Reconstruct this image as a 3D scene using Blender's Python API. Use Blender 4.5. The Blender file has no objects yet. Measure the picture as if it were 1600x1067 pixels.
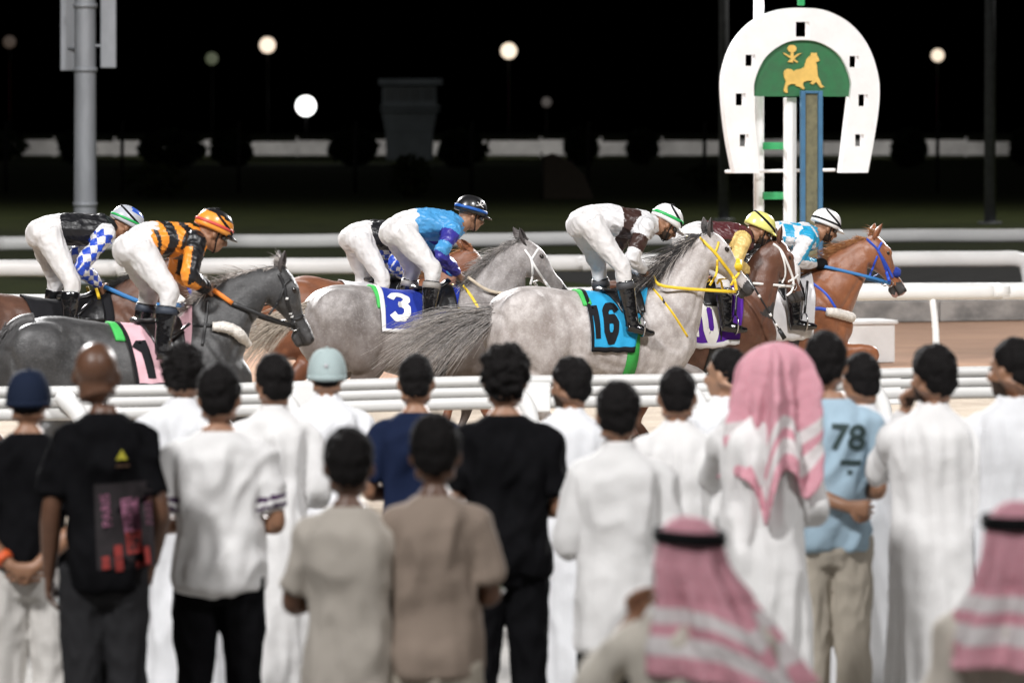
import bpy, bmesh, math, random
import numpy as np
from mathutils import Vector, Matrix, noise
from mathutils.bvhtree import BVHTree

random.seed(7)
R = math.radians
V = Vector
SC = bpy.context.scene
COL = SC.collection

# ------------------------------------------------------------------ camera
F = 150 / 36 * 1600      # focal length in pixels of the photograph
HZ = 199.0               # horizon row in the photograph
CH = 2.7                 # camera height
TH = R(18)               # heading of the race track
cam_d = bpy.data.cameras.new('camera')
cam = bpy.data.objects.new('camera', cam_d)
COL.objects.link(cam)
cam.location = (0, 0, CH)
cam.rotation_euler = (R(90), 0, 0)
cam_d.lens = 150
cam_d.sensor_width = 36
cam_d.shift_y = -(533.5 - HZ) / 1600
cam_d.clip_end = 4000
cam_d.dof.use_dof = True
cam_d.dof.focus_distance = F / 206
cam_d.dof.aperture_fstop = 3.2
SC.camera = cam

# ------------------------------------------------------------------ night sky
w = bpy.data.worlds.new('World')
SC.world = w
w.use_nodes = True
nt = w.node_tree
bg = nt.nodes['Background']
sky = nt.nodes.new('ShaderNodeTexSky')
sky.sky_type = 'NISHITA'
sky.sun_disc = False
sky.sun_elevation = R(-2.5)
sky.sun_rotation = R(200)
nt.links.new(sky.outputs[0], bg.inputs[0])
bg.inputs[1].default_value = 0.08

# ------------------------------------------------------------------ floodlights of the race course
def spot(name, loc, aim, watts, size_deg, blend, radius, col):
    d = bpy.data.lights.new(name, 'SPOT')
    d.energy = watts
    d.spot_size = R(size_deg)
    d.spot_blend = blend
    d.shadow_soft_size = radius
    d.color = col
    o = bpy.data.objects.new(name, d)
    COL.objects.link(o)
    o.location = loc
    o.rotation_euler = (V(aim) - V(loc)).to_track_quat('-Z', 'Y').to_euler()
    return o
WHITE = (1.0, 0.985, 0.98)
spot('floodlight_grandstand_a', (-30, -26, 54), (1, 40, 1), 310000, 40, 1.0, 4.0, WHITE)
spot('floodlight_grandstand_b', (36, -22, 54), (2, 40, 1), 195000, 40, 1.0, 4.0, WHITE)
spot('floodlight_infield_a', (-22, 80, 26), (0, 33, 1), 215000, 38, 0.7, 2.0, WHITE)
spot('floodlight_infield_b', (34, 92, 26), (2, 33, 1), 170000, 38, 0.7, 2.0, WHITE)
sun_d = bpy.data.lights.new('moonlight', 'SUN')
sun_d.energy = 0.02
sun_d.angle = R(0.5)
sun = bpy.data.objects.new('moonlight', sun_d)
COL.objects.link(sun)
sun.rotation_euler = (R(35), 0, R(20))

SC.view_settings.view_transform = 'Standard'
SC.view_settings.look = 'None'
SC.view_settings.exposure = 0.0
SC.view_settings.gamma = 1.0
SC.view_settings.use_curve_mapping = False
SC.cycles.use_denoising = True
SC.cycles.max_bounces = 6
SC.cycles.sample_clamp_indirect = 6

# ------------------------------------------------------------------ materials
MATS = {}
def mat(name, col, rough=0.6, var=0.12, vscale=6.0, bump=0.0, bscale=40.0, metal=0.0, coat=0.0, spec=0.5,
        col2=None, emit=None, estr=0.0, stretch=(1, 1, 1), sheen=0.0, coords='Object', ramp=(0.35, 0.65), bdist=0.01):
    if name in MATS:
        return MATS[name]
    m = bpy.data.materials.new(name)
    m.use_nodes = True
    t = m.node_tree
    b = t.nodes['Principled BSDF']
    b.inputs['Roughness'].default_value = rough
    b.inputs['Metallic'].default_value = metal
    b.inputs['Coat Weight'].default_value = coat
    b.inputs['Coat Roughness'].default_value = 0.08
    b.inputs['Specular IOR Level'].default_value = spec
    b.inputs['Sheen Weight'].default_value = sheen
    tc = t.nodes.new('ShaderNodeTexCoord')
    mp = t.nodes.new('ShaderNodeMapping')
    mp.inputs['Scale'].default_value = stretch
    t.links.new(tc.outputs[coords], mp.inputs[0])
    if emit is not None:
        b.inputs['Emission Color'].default_value = (*emit, 1)
        b.inputs['Emission Strength'].default_value = estr
    if var > 0 or col2 is not None:
        n = t.nodes.new('ShaderNodeTexNoise')
        n.inputs['Scale'].default_value = vscale
        n.inputs['Detail'].default_value = 6
        n.inputs['Roughness'].default_value = 0.62
        t.links.new(mp.outputs[0], n.inputs['Vector'])
        r = t.nodes.new('ShaderNodeValToRGB')
        r.color_ramp.elements[0].position = ramp[0]
        r.color_ramp.elements[1].position = ramp[1]
        c2 = col2 if col2 is not None else tuple(c * (1 - var) for c in col)
        c1 = col if col2 is not None else tuple(min(1, c * (1 + var * 0.5)) for c in col)
        r.color_ramp.elements[0].color = (*c2, 1)
        r.color_ramp.elements[1].color = (*c1, 1)
        t.links.new(n.outputs['Fac'], r.inputs['Fac'])
        t.links.new(r.outputs[0], b.inputs['Base Color'])
    else:
        b.inputs['Base Color'].default_value = (*col, 1)
    if bump > 0:
        n2 = t.nodes.new('ShaderNodeTexNoise')
        n2.inputs['Scale'].default_value = bscale
        n2.inputs['Detail'].default_value = 4
        t.links.new(mp.outputs[0], n2.inputs['Vector'])
        bp = t.nodes.new('ShaderNodeBump')
        bp.inputs['Strength'].default_value = bump
        bp.inputs['Distance'].default_value = bdist
        t.links.new(n2.outputs['Fac'], bp.inputs['Height'])
        t.links.new(bp.outputs[0], b.inputs['Normal'])
    MATS[name] = m
    return m

def cloth(name, col, rough=0.85, var=0.035, bump=0.25, sheen=0.0):
    return mat(name, col, rough=rough, var=var, vscale=9, bump=bump, bscale=60, sheen=sheen, spec=0.12, bdist=0.006)

def silk(name, col):
    return mat(name, col, rough=0.38, var=0.08, vscale=8, bump=0.35, bscale=34, spec=0.45, bdist=0.012)

def coat_mat(name, base, dark, fleck, fscale=55, fleck_amt=0.35, low=None, gloss=0.45):
    """horse hair: patches of two tones, dapples and fine flecks, short-hair relief"""
    if name in MATS:
        return MATS[name]
    m = bpy.data.materials.new(name)
    m.use_nodes = True
    t = m.node_tree
    b = t.nodes['Principled BSDF']
    b.inputs['Roughness'].default_value = gloss
    b.inputs['Specular IOR Level'].default_value = 0.5
    b.inputs['Sheen Weight'].default_value = 0.12
    tc = t.nodes.new('ShaderNodeTexCoord')
    def nz(scale, detail=5, rough=0.6):
        n = t.nodes.new('ShaderNodeTexNoise')
        n.inputs['Scale'].default_value = scale
        n.inputs['Detail'].default_value = detail
        n.inputs['Roughness'].default_value = rough
        t.links.new(tc.outputs['Object'], n.inputs['Vector'])
        return n
    def ramp(src, p0, p1, c0=(0, 0, 0), c1=(1, 1, 1)):
        r = t.nodes.new('ShaderNodeValToRGB')
        r.color_ramp.elements[0].position = p0
        r.color_ramp.elements[1].position = p1
        r.color_ramp.elements[0].color = (*c0, 1)
        r.color_ramp.elements[1].color = (*c1, 1)
        t.links.new(src, r.inputs['Fac'])
        return r
    def mix(fac, a, bb):
        x = t.nodes.new('ShaderNodeMix')
        x.data_type = 'RGBA'
        if isinstance(fac, float):
            x.inputs[0].default_value = fac
        else:
            t.links.new(fac, x.inputs[0])
        for i, s_ in ((6, a), (7, bb)):
            if isinstance(s_, tuple):
                x.inputs[i].default_value = (*s_, 1)
            else:
                t.links.new(s_, x.inputs[i])
        return x.outputs[2]
    big = ramp(nz(3.2, 8, 0.7).outputs['Fac'], 0.36, 0.64)
    c = mix(big.outputs[0], base, dark)
    vor = t.nodes.new('ShaderNodeTexVoronoi')
    vor.inputs['Scale'].default_value = 22
    t.links.new(tc.outputs['Object'], vor.inputs['Vector'])
    dp = ramp(vor.outputs['Distance'], 0.05, 0.8, (0.3, 0.3, 0.3), (0, 0, 0))
    dpm = t.nodes.new('ShaderNodeMath')
    dpm.operation = 'MULTIPLY'
    t.links.new(dp.outputs[0], dpm.inputs[0])
    t.links.new(ramp(nz(5).outputs['Fac'], 0.45, 0.6).outputs[0], dpm.inputs[1])
    c = mix(dpm.outputs[0], c, fleck)
    md_ = ramp(nz(13, 6, 0.75).outputs['Fac'], 0.44, 0.62, (0, 0, 0), (0.55,) * 3)
    c = mix(md_.outputs[0], c, dark)
    fl = ramp(nz(fscale, 3, 0.7).outputs['Fac'], 0.52, 0.68, (0, 0, 0), (fleck_amt,) * 3)
    c = mix(fl.outputs[0], c, fleck)
    fd = ramp(nz(fscale * 1.7, 2, 0.7).outputs['Fac'], 0.55, 0.72, (0, 0, 0), (fleck_amt,) * 3)
    c = mix(fd.outputs[0], c, dark)
    if low is not None:      # dark points: lower haunch and legs of a greying horse
        sp = t.nodes.new('ShaderNodeSeparateXYZ')
        t.links.new(tc.outputs['Object'], sp.inputs[0])
        ad = t.nodes.new('ShaderNodeMath'); ad.operation = 'MULTIPLY_ADD'
        t.links.new(nz(4, 5, 0.7).outputs['Fac'], ad.inputs[0]); ad.inputs[1].default_value = 0.5
        t.links.new(sp.outputs['Z'], ad.inputs[2])
        mr = t.nodes.new('ShaderNodeMapRange')
        mr.inputs['From Min'].default_value = 1.12
        mr.inputs['From Max'].default_value = 1.58
        t.links.new(ad.outputs[0], mr.inputs['Value'])
        lr = ramp(mr.outputs[0], 0.0, 1.0, (0.8,) * 3, (0, 0, 0))
        c = mix(lr.outputs[0], c, low)
    t.links.new(c, b.inputs['Base Color'])
    bp = t.nodes.new('ShaderNodeBump')
    bp.inputs['Strength'].default_value = 0.35
    bp.inputs['Distance'].default_value = 0.006
    hn = nz(120, 3)
    t.links.new(hn.outputs['Fac'], bp.inputs['Height'])
    bp2 = t.nodes.new('ShaderNodeBump')
    bp2.inputs['Strength'].default_value = 0.25
    bp2.inputs['Distance'].default_value = 0.03
    t.links.new(nz(7, 3).outputs['Fac'], bp2.inputs['Height'])
    t.links.new(bp.outputs[0], bp2.inputs['Normal'])
    t.links.new(bp2.outputs[0], b.inputs['Normal'])
    MATS[name] = m
    return m

# ------------------------------------------------------------------ mesh helpers
def crom(pts, n):
    """resample a list of tuples with a Catmull-Rom spline, n samples a span"""
    P = [np.array(p, float) for p in pts]
    if len(P) == 2:
        return [tuple(P[0] + (P[1] - P[0]) * i / n) for i in range(n + 1)]
    P = [2 * P[0] - P[1]] + P + [2 * P[-1] - P[-2]]
    out = []
    for i in range(1, len(P) - 2):
        a, b, c, d = P[i - 1], P[i], P[i + 1], P[i + 2]
        for k in range(n):
            u = k / n
            out.append(tuple(0.5 * (2 * b + (c - a) * u + (2 * a - 5 * b + 4 * c - d) * u * u + (3 * b - a - 3 * c + d) * u ** 3)))
    out.append(tuple(P[-2]))
    return out

class MB:
    def __init__(self):
        self.v = []
        self.f = []
        self.uv = None
    def ring_loft(self, rings, cap=True, closed=False):
        base = len(self.v)
        n = len(rings[0])
        for r in rings:
            self.v += [tuple(p) for p in r]
        m = len(rings)
        for i in range(m if closed else m - 1):
            i2 = (i + 1) % m
            for j in range(n):
                j2 = (j + 1) % n
                self.f.append((base + i * n + j, base + i * n + j2, base + i2 * n + j2, base + i2 * n + j))
        if cap and not closed:
            for ri, rev in ((0, True), (m - 1, False)):
                c = sum((V(p) for p in rings[ri]), V()) / n
                ci = len(self.v)
                self.v.append(tuple(c))
                for j in range(n):
                    j2 = (j + 1) % n
                    a, b = base + ri * n + j, base + ri * n + j2
                    self.f.append((b, a, ci) if rev else (a, b, ci))
    def tube(self, pts, rad, sub=4, seg=12, side=None, cap=True):
        """pts (x,y,z); rad scalar or (ra, rb) a point; ra lies along `side`"""
        rad = [(r, r) if isinstance(r, (int, float)) else r for r in (rad if isinstance(rad, (list, tuple)) else [rad] * len(pts))]
        S = crom([(*p, *r) for p, r in zip(pts, rad)], sub)
        cs = [V(q[:3]) for q in S]
        rings = []
        a_prev = None
        for i, q in enumerate(S):
            tdir = (cs[min(i + 1, len(cs) - 1)] - cs[max(i - 1, 0)])
            if tdir.length < 1e-9:
                tdir = V((0, 0, 1))
            tdir.normalize()
            ref = V(side) if side is not None else (a_prev if a_prev is not None else (V((0, 0, 1)) if abs(tdir.z) < 0.8 else V((1, 0, 0))))
            a = ref - tdir * ref.dot(tdir)
            if a.length < 1e-4:
                a = tdir.orthogonal()
            a.normalize()
            b = tdir.cross(a)
            a_prev = a
            ra, rb = max(q[3], 1e-4), max(q[4], 1e-4)
            rings.append([cs[i] + a * (ra * math.cos(2 * math.pi * k / seg)) + b * (rb * math.sin(2 * math.pi * k / seg)) for k in range(seg)])
        self.ring_loft(rings, cap)
    def ell(self, c, r, rot=None, seg=14, nr=9):
        rings = []
        for i in range(nr):
            t = math.pi * (i + 0.5) / nr
            ring = []
            for k in range(seg):
                a = 2 * math.pi * k / seg
                p = V((r[0] * math.sin(t) * math.cos(a), r[1] * math.sin(t) * math.sin(a), r[2] * math.cos(t)))
                if rot is not None:
                    p = rot @ p
                ring.append(V(c) + p)
            rings.append(ring)
        self.ring_loft(rings[::-1])
    def box(self, c, h, rot=None):
        b = len(self.v)
        for sx in (-1, 1):
            for sy in (-1, 1):
                for sz in (-1, 1):
                    p = V((sx * h[0], sy * h[1], sz * h[2]))
                    if rot is not None:
                        p = rot @ p
                    self.v.append(tuple(V(c) + p))
        for q in ((0, 1, 3, 2), (4, 6, 7, 5), (0, 4, 5, 1), (2, 3, 7, 6), (0, 2, 6, 4), (1, 5, 7, 3)):
            self.f.append(tuple(b + i for i in q))
    def poly(self, pts2, fn, depth):
        """extrude a 2D outline; fn(x, y, d) -> point"""
        b = len(self.v)
        n = len(pts2)
        for d in (0, depth):
            self.v += [tuple(fn(x, y, d)) for x, y in pts2]
        self.f.append(tuple(b + i for i in range(n))[::-1])
        self.f.append(tuple(b + n + i for i in range(n)))
        for i in range(n):
            j = (i + 1) % n
            self.f.append((b + i, b + j, b + n + j, b + n + i))
    def mesh(self, name='mesh', smooth=True):
        me = bpy.data.meshes.new(name)
        me.from_pydata(self.v, [], self.f)
        me.validate()
        if smooth:
            me.polygons.foreach_set('use_smooth', [True] * len(me.polygons))
        me.update()
        return me

def link(name, me, material=None, parent=None):
    o = bpy.data.objects.new(name, me)
    COL.objects.link(o)
    if material is not None:
        for m in (material if isinstance(material, (list, tuple)) else [material]):
            me.materials.append(m)
    if parent is not None:
        o.parent = parent
    return o

def build(name, mb, material=None, parent=None, smooth=True, bevel=0.0):
    o = link(name, mb.mesh(name, smooth), material, parent)
    if bevel > 0:
        md = o.modifiers.new('bevel', 'BEVEL')
        md.width = bevel
        md.segments = 2
        md.limit_method = 'ANGLE'
    return o

def empty(name, loc, rz=0.0):
    o = bpy.data.objects.new(name, None)
    COL.objects.link(o)
    o.location = loc
    o.rotation_euler = (0, 0, rz)
    return o

def tag(o, label=None, cat=None, group=None, kind=None):
    if label: o['label'] = label
    if cat: o['category'] = cat
    if group: o['group'] = group
    if kind: o['kind'] = kind
    return o

def remesh(mb, voxel, smooth=4, extra=None):
    """one continuous skin over overlapping closed shapes -> (verts Nx3, faces)"""
    me = mb.mesh('tmp', False)
    o = bpy.data.objects.new('tmp', me)
    COL.objects.link(o)
    md = o.modifiers.new('r', 'REMESH')
    md.mode = 'VOXEL'
    md.voxel_size = voxel
    md.adaptivity = 0
    if smooth:
        ms = o.modifiers.new('s', 'SMOOTH')
        ms.factor = 0.5
        ms.iterations = smooth
    dg = bpy.context.evaluated_depsgraph_get()
    me2 = bpy.data.meshes.new_from_object(o.evaluated_get(dg))
    n = len(me2.vertices)
    co = np.empty(n * 3, np.float32)
    me2.vertices.foreach_get('co', co)
    nf = len(me2.polygons)
    li = np.empty(len(me2.loops), np.int32)
    me2.loops.foreach_get('vertex_index', li)
    lt = np.empty(nf, np.int32)
    me2.polygons.foreach_get('loop_total', lt)
    no = np.empty(n * 3, np.float32)
    me2.vertices.foreach_get('normal', no)
    bpy.data.objects.remove(o)
    bpy.data.meshes.remove(me)
    bpy.data.meshes.remove(me2)
    faces = []
    k = 0
    for c in lt:
        faces.append(tuple(int(q) for q in li[k:k + c]))
        k += c
    return co.reshape(-1, 3), faces, no.reshape(-1, 3)

def relax(co, faces, mask, it=12):
    """Laplacian smoothing of the masked vertices"""
    e = set()
    for q in faces:
        for i in range(len(q)):
            u, v = q[i], q[(i + 1) % len(q)]
            e.add((u, v) if u < v else (v, u))
    E = np.array(sorted(e))
    n = len(co)
    deg = np.bincount(E.ravel(), minlength=n).astype(float)[:, None]
    deg[deg == 0] = 1
    m = mask[:, None] * 0.55
    c = co.astype(float).copy()
    for _ in range(it):
        acc = np.zeros_like(c)
        np.add.at(acc, E[:, 0], c[E[:, 1]])
        np.add.at(acc, E[:, 1], c[E[:, 0]])
        c += m * (acc / deg - c)
    return c.astype(np.float32)

def wrinkle(co, no, amp, freq=(7, 7, 3.5), seed=0.0, ridged=True, amp2=0.0, freq2=30, axis=None, inward=1.0, zfade=None):
    """cloth folds: noise pushed along the normals; axis = direction the folds run along"""
    out = co.copy()
    if axis is not None:
        ax_ = V(axis).normalized(); b1 = ax_.orthogonal().normalized(); b2 = ax_.cross(b1)
        M_ = np.array([tuple(b1), tuple(b2), tuple(ax_)]).T
        src = co @ M_
    else:
        src = co
    off = V((seed * 3.1, seed * 1.7, seed * 5.3))
    fx, fy, fz = freq
    for i in range(len(co)):
        p = co[i]
        g = src[i]
        q = V((g[0] * fx, g[1] * fy, g[2] * fz)) + off
        n = noise.noise(q)
        if ridged:
            n2 = noise.noise(q * 2.1 + V((5, 3, 1)))
            d = amp * (0.7 * n + 1.1 * (0.28 - abs(n2)))
        else:
            d = amp * n
        if amp2:
            d += amp2 * noise.noise(V((p[0] * freq2, p[1] * freq2, p[2] * freq2)) + off)
        if zfade is not None:
            d *= max(0.0, min(1.0, (zfade - p[2]) / 0.06))
        out[i] = p + no[i] * max(d, -inward)
    return out

def mesh_from(name, co, faces, mats, classify=None, extra=None, parent=None):
    """mesh object from arrays; classify(x,y,z)->material slot; extra MB joined (slot extra[1])"""
    v = [tuple(map(float, p)) for p in co]
    f = list(faces)
    nf0 = len(f)
    if extra is not None:
        b = len(v)
        v += extra.v
        f += [tuple(b + i for i in q) for q in extra.f]
    me = bpy.data.meshes.new(name)
    me.from_pydata(v, [], f)
    me.polygons.foreach_set('use_smooth', [True] * len(me.polygons))
    o = link(name, me, mats, parent)
    if classify is not None:
        idx = []
        for i, q in enumerate(f):
            if i >= nf0:
                idx.append(0)
                continue
            c = (co[q[0]] + co[q[1]] + co[q[2]]) / 3
            idx.append(classify(float(c[0]), float(c[1]), float(c[2])))
        me.polygons.foreach_set('material_index', idx)
    me.update()
    return o

def at(px, py, s):
    return V(((px - 800) / s, F / s, CH - (py - HZ) / s))

U = V((math.cos(TH), math.sin(TH), 0))
W = V((-math.sin(TH), math.cos(TH), 0))
def tr(a, d, z=0.0):
    """track coordinates: a along the track, d across it"""
    return U * a + W * d + V((0, 0, z))
def along(px, d):
    """distance along the track where the line at d crosses photo column px"""
    t = (px - 800) / F
    return d * (t * math.cos(TH) + math.sin(TH)) / (math.cos(TH) - t * math.sin(TH))
# ================================================================== setting
M_SAND = mat('track_sand', (0.42, 0.35, 0.27), rough=0.95, col2=(0.30, 0.24, 0.18), vscale=1.3, bump=0.7, bscale=14, bdist=0.05)
M_DIRT = mat('brown_dirt', (0.33, 0.185, 0.105), rough=0.95, col2=(0.235, 0.125, 0.07), vscale=1.1, bump=0.6, bscale=9, bdist=0.05, stretch=(0.4, 1, 1))
M_CONC = mat('weathered_concrete', (0.36, 0.34, 0.32), rough=0.9, col2=(0.16, 0.155, 0.15), vscale=2.2, bump=0.4, bscale=20, stretch=(1, 1, 1.5))
M_ASPH = mat('asphalt', (0.060, 0.058, 0.056), rough=0.9, col2=(0.040, 0.039, 0.038), vscale=3, bump=0.4, bscale=60)
M_GRASS = mat('grass_field', (0.060, 0.075, 0.014), rough=0.95, col2=(0.030, 0.042, 0.008), vscale=0.9, bump=0.8, bscale=30, bdist=0.06)
M_APRON = mat('apron_paving', (0.28, 0.27, 0.25), rough=0.85, col2=(0.2, 0.19, 0.18), vscale=2.0, bump=0.3, bscale=30)
M_WHITE = mat('white_rail_plastic', (0.80, 0.80, 0.79), rough=0.4, var=0.08, vscale=3, bump=0.1, bscale=12, stretch=(0.3, 1, 1))
M_WPAINT = mat('white_paint', (0.80, 0.80, 0.80), rough=0.5, var=0.06, vscale=4, bump=0.12, bscale=18)
M_DARKMET = mat('dark_metal', (0.07, 0.07, 0.075), rough=0.5, metal=0.4, var=0.15)
M_GALV = mat('galvanised_steel', (0.40, 0.42, 0.45), rough=0.5, metal=0.25, var=0.18, vscale=3, bump=0.15, bscale=10, stretch=(1, 1, 0.3))
M_HEDGE = mat('hedge_leaves', (0.030, 0.048, 0.014), rough=0.8, col2=(0.012, 0.02, 0.006), vscale=4)
M_BARK = mat('bark', (0.09, 0.065, 0.045), rough=0.9, bump=0.5, bscale=20)

def strip(name, a0, a1, d0, d1, z, m, n=1):
    mb = MB()
    for i in range(n):
        x0 = a0 + (a1 - a0) * i / n
        x1 = a0 + (a1 - a0) * (i + 1) / n
        b = len(mb.v)
        for (a, d) in ((x0, d0), (x1, d0), (x1, d1), (x0, d1)):
            mb.v.append(tuple(tr(a, d, z)))
        mb.f.append((b, b + 1, b + 2, b + 3))
    o = build(name, mb, m, smooth=False)
    return tag(o, kind='structure')

strip('ground', -1500, 1500, -1500, 1500, -0.02, M_SAND)
strip('apron', -200, 200, -60, 24.0, -0.012, M_APRON)
strip('race_track', -400, 400, 24.0, 44.0, -0.008, M_SAND)
strip('inner_dirt_track', -400, 400, 44.0, 54.6, -0.004, M_DIRT)
# raised infield behind a low concrete kerb wall
mb = MB()
for a in np.arange(-60, 90, 3.0):
    h = 0.14 + 0.004 * math.sin(a * 3.7)
    c = tr(a + 1.5, 54.75, h)
    mb.box(c, (1.492, 0.15, h), Matrix.Rotation(TH, 3, 'Z'))
tag(build('kerb_wall', mb, M_CONC, smooth=False, bevel=0.012), kind='structure')
strip('infield_lawn', -1400, 1400, 54.9, 1400, 0.26, M_GRASS)
strip('asphalt_road', along(1010, 60), 400, 54.9, 76.0, 0.264, M_ASPH)

# ---- running rails
def rail_bar(mb, a0, a1, d, ztop, h, depth, end_down=None, n=24):
    """rounded hollow-looking plastic rail, slightly wavy like a real long rail"""
    pts = []
    for i in range(n + 1):
        a = a0 + (a1 - a0) * i / n
        z = ztop - h / 2 + 0.006 * math.sin(a * 1.9) + 0.004 * math.sin(a * 0.7 + 1)
        pts.append(tr(a, d + 0.01 * math.sin(a * 1.1), z))
    if end_down:
        pts.append(tr(a1 + 0.16, d, ztop - h / 2 - 0.09))
        pts.append(tr(a1 + 0.22, d, ztop - h / 2 - 0.35))
        pts.append(tr(a1 + 0.24, d, end_down))
    mb.tube(pts, [(h / 2, depth / 2)] * len(pts), sub=2, seg=16, side=None if end_down else (0, 0, 1))

M_RAILGREY = mat('grey_white_rail', (0.62, 0.615, 0.60), rough=0.45, var=0.14, vscale=2, bump=0.1, bscale=12, stretch=(0.3, 1, 1))
def running_rail(label, d, ztop, h, depth, px0, px1, zbase, post_px, lean, end_down=None, bars=None):
    root = empty('running_rail', tr(along(800, d), d, zbase))
    inv = -root.location
    def shift(mb):
        mb.v = [tuple(V(p) + inv) for p in mb.v]
        return mb
    a0, a1 = along(px0, d), along(px1, d)
    if bars is None:
        seg_n = max(1, int((a1 - a0) / 6.1))
        for i in range(seg_n):
            mb = MB()
            b0, b1 = a0 + (a1 - a0) * i / seg_n, a0 + (a1 - a0) * (i + 1) / seg_n
            last = end_down is not None and i == seg_n - 1
            rail_bar(mb, b0 + 0.012, b1 - 0.012, d, ztop, h, depth, end_down if last else None)
            build('rail_section', shift(mb), M_WHITE, root)
            if i:
                mb = MB()
                mb.tube([tr(b0 - 0.09, d, ztop - h / 2), tr(b0 + 0.09, d, ztop - h / 2)], [(h / 2 * 0.9, depth / 2 * 0.9)] * 2, sub=1, seg=14, side=(0, 0, 1))
                build('rail_sleeve', shift(mb), M_WHITE, root)
    else:
        for (zt, hh, dp) in bars:
            mb = MB()
            rail_bar(mb, a0, a1, d, zt, hh, dp)
            build('rail_bar', shift(mb), M_RAILGREY, root)
    for px in post_px:
        a = along(px, d)
        mb = MB()
        zt = ztop - h * 0.6
        mb.tube([tr(a, d + 0.02, zt), tr(a + 0.01, d + lean * 0.5, (zt + zbase) / 2 + 0.1), tr(a, d + lean, zbase - 0.05)], [0.034, 0.036, 0.04], sub=4, seg=12)
        build('post', shift(mb), M_WHITE, root)
        mb = MB()
        mb.box(tr(a, d + lean, zbase + 0.012), (0.09, 0.09, 0.02), Matrix.Rotation(TH, 3, 'Z'))
        build('foot_plate', shift(mb), M_GALV, root, smooth=False)
    tag(root, label, 'railing', 'white running rails of the race course')
    return root

# spectators' rail: three white bars one above the other, bent supports
r0 = running_rail('low triple-bar white rail right in front of the standing spectators', 24.2, 1.225, 0.21, 0.1, -700, 2300, -0.01,
             [], 0.2, bars=[(1.215, 0.064, 0.07), (1.153, 0.063, 0.055), (1.091, 0.074, 0.055)])
mb = MB()
a0_, a1_ = along(-700, 24.2), along(2300, 24.2)
mb.box(tr((a0_ + a1_) / 2, 24.24, 1.12) - r0.location, ((a1_ - a0_) / 2, 0.006, 0.085), Matrix.Rotation(TH, 3, 'Z'))
build('back_plate', mb, M_GALV, r0, smooth=False)
for px in (-330, 92, 425, 789, 1058, 1340, 1700):
    a = along(px, 24.2)
    mb = MB()
    mb.tube([tr(a - 0.02, 24.13, 1.17), tr(a + 0.03, 24.11, 1.13), tr(a + 0.12, 24.08, 0.98), tr(a + 0.15, 24.06, 0.6), tr(a + 0.15, 24.05, -0.02)], [0.05, 0.055, 0.05, 0.045, 0.05], sub=5, seg=12)
    mb.v = [tuple(V(p) - r0.location) for p in mb.v]
    build('post', mb, M_WHITE, r0)
    mb = MB()
    mb.box(tr(a + 0.2, 24.2, 1.10), (0.08, 0.028, 0.10), Matrix.Rotation(TH, 3, 'Z'))
    mb.v = [tuple(V(p) - r0.location) for p in mb.v]
    build('bracket', mb, M_WHITE, r0, smooth=False, bevel=0.01)
running_rail('white plastic inner running rail directly behind the galloping horses', 40.9, 1.075, 0.178, 0.15, -900, 2600, 0.0,
             [-420, 120, 705, 1075, 1457, 1990], -0.12)
running_rail('white infield rail that bends down to the ground at the right edge', 55.6, 0.945, 0.225, 0.16, -600, 1588, 0.26,
             [-250, 320, 860, 1190, 1330], 0.1, end_down=0.24)
running_rail('farthest white rail in front of the dark lawn', 70.4, 0.875, 0.235, 0.16, -700, 2400, 0.26,
             [-300, 260, 820, 1240, 1700], 0.1)

# low white box beside the inner rail
bx = empty('equipment_box', tr(along(1343, 45.5), 45.5, 0))
bx.rotation_euler = (0, 0, TH)
mb = MB(); mb.box((0, 0, 0.22), (0.34, 0.24, 0.22))
build('body', mb, M_WPAINT, bx, smooth=False, bevel=0.01)
mb = MB(); mb.box((0, 0, 0.463), (0.37, 0.27, 0.022))
build('lid', mb, M_WPAINT, bx, smooth=False, bevel=0.012)
tag(bx, 'low white box with a lid on the dirt behind the leading chestnut horse', 'box')

# ---- horseshoe winning post
M_GREEN = mat('emblem_green', (0.022, 0.15, 0.055), rough=0.6, col2=(0.03, 0.115, 0.05), vscale=7, bump=0.3, bscale=25)
M_GOLD = mat('emblem_gold', (0.72, 0.47, 0.12), rough=0.55, var=0.12, vscale=10)
M_BLUE = mat('blue_frame', (0.05, 0.15, 0.27), rough=0.5, var=0.2, vscale=6)
M_MIRROR = mat('olive_mirror_strip', (0.19, 0.18, 0.11), rough=0.35, col2=(0.12, 0.115, 0.075), vscale=14, bump=0.2, bscale=20)
M_GREENBAR = mat('green_paint', (0.02, 0.28, 0.09), rough=0.5)
SP = 147.0
DP = F * math.cos(TH) / SP
AP = along(1250, DP)
post = empty('winning_post', tr(AP, DP, 0))
post.rotation_euler = (0, 0, TH)
kx = 1 / (SP * math.cos(TH)) * 0.985
def pp(px, py):
    return ((px - 1250) * kx, CH - (py - HZ) / SP * 1.0)
# horseshoe outline with nail holes, triangulated through a curve fill
def shape_mesh(name, loops, depth, y0, material, parent, bevel=0.0):
    cu = bpy.data.curves.new(name, 'CURVE')
    cu.dimensions = '2D'
    cu.fill_mode = 'BOTH'
    cu.extrude = depth / 2
    cu.bevel_depth = bevel
    for lp in loops:
        sp = cu.splines.new('POLY')
        sp.points.add(len(lp) - 1)
        for p, q in zip(sp.points, lp):
            p.co = (q[0], q[1], 0, 1)
        sp.use_cyclic_u = True
    o = bpy.data.objects.new(name, cu)
    COL.objects.link(o)
    dg = bpy.context.evaluated_depsgraph_get()
    me = bpy.data.meshes.new_from_object(o.evaluated_get(dg))
    bpy.data.objects.remove(o)
    me.transform(Matrix.Translation((0, y0, 0)) @ Matrix.Rotation(R(90), 4, 'X'))
    ob = link(name, me, material, parent)
    for p in me.polygons:
        p.use_smooth = False
    return ob
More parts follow.
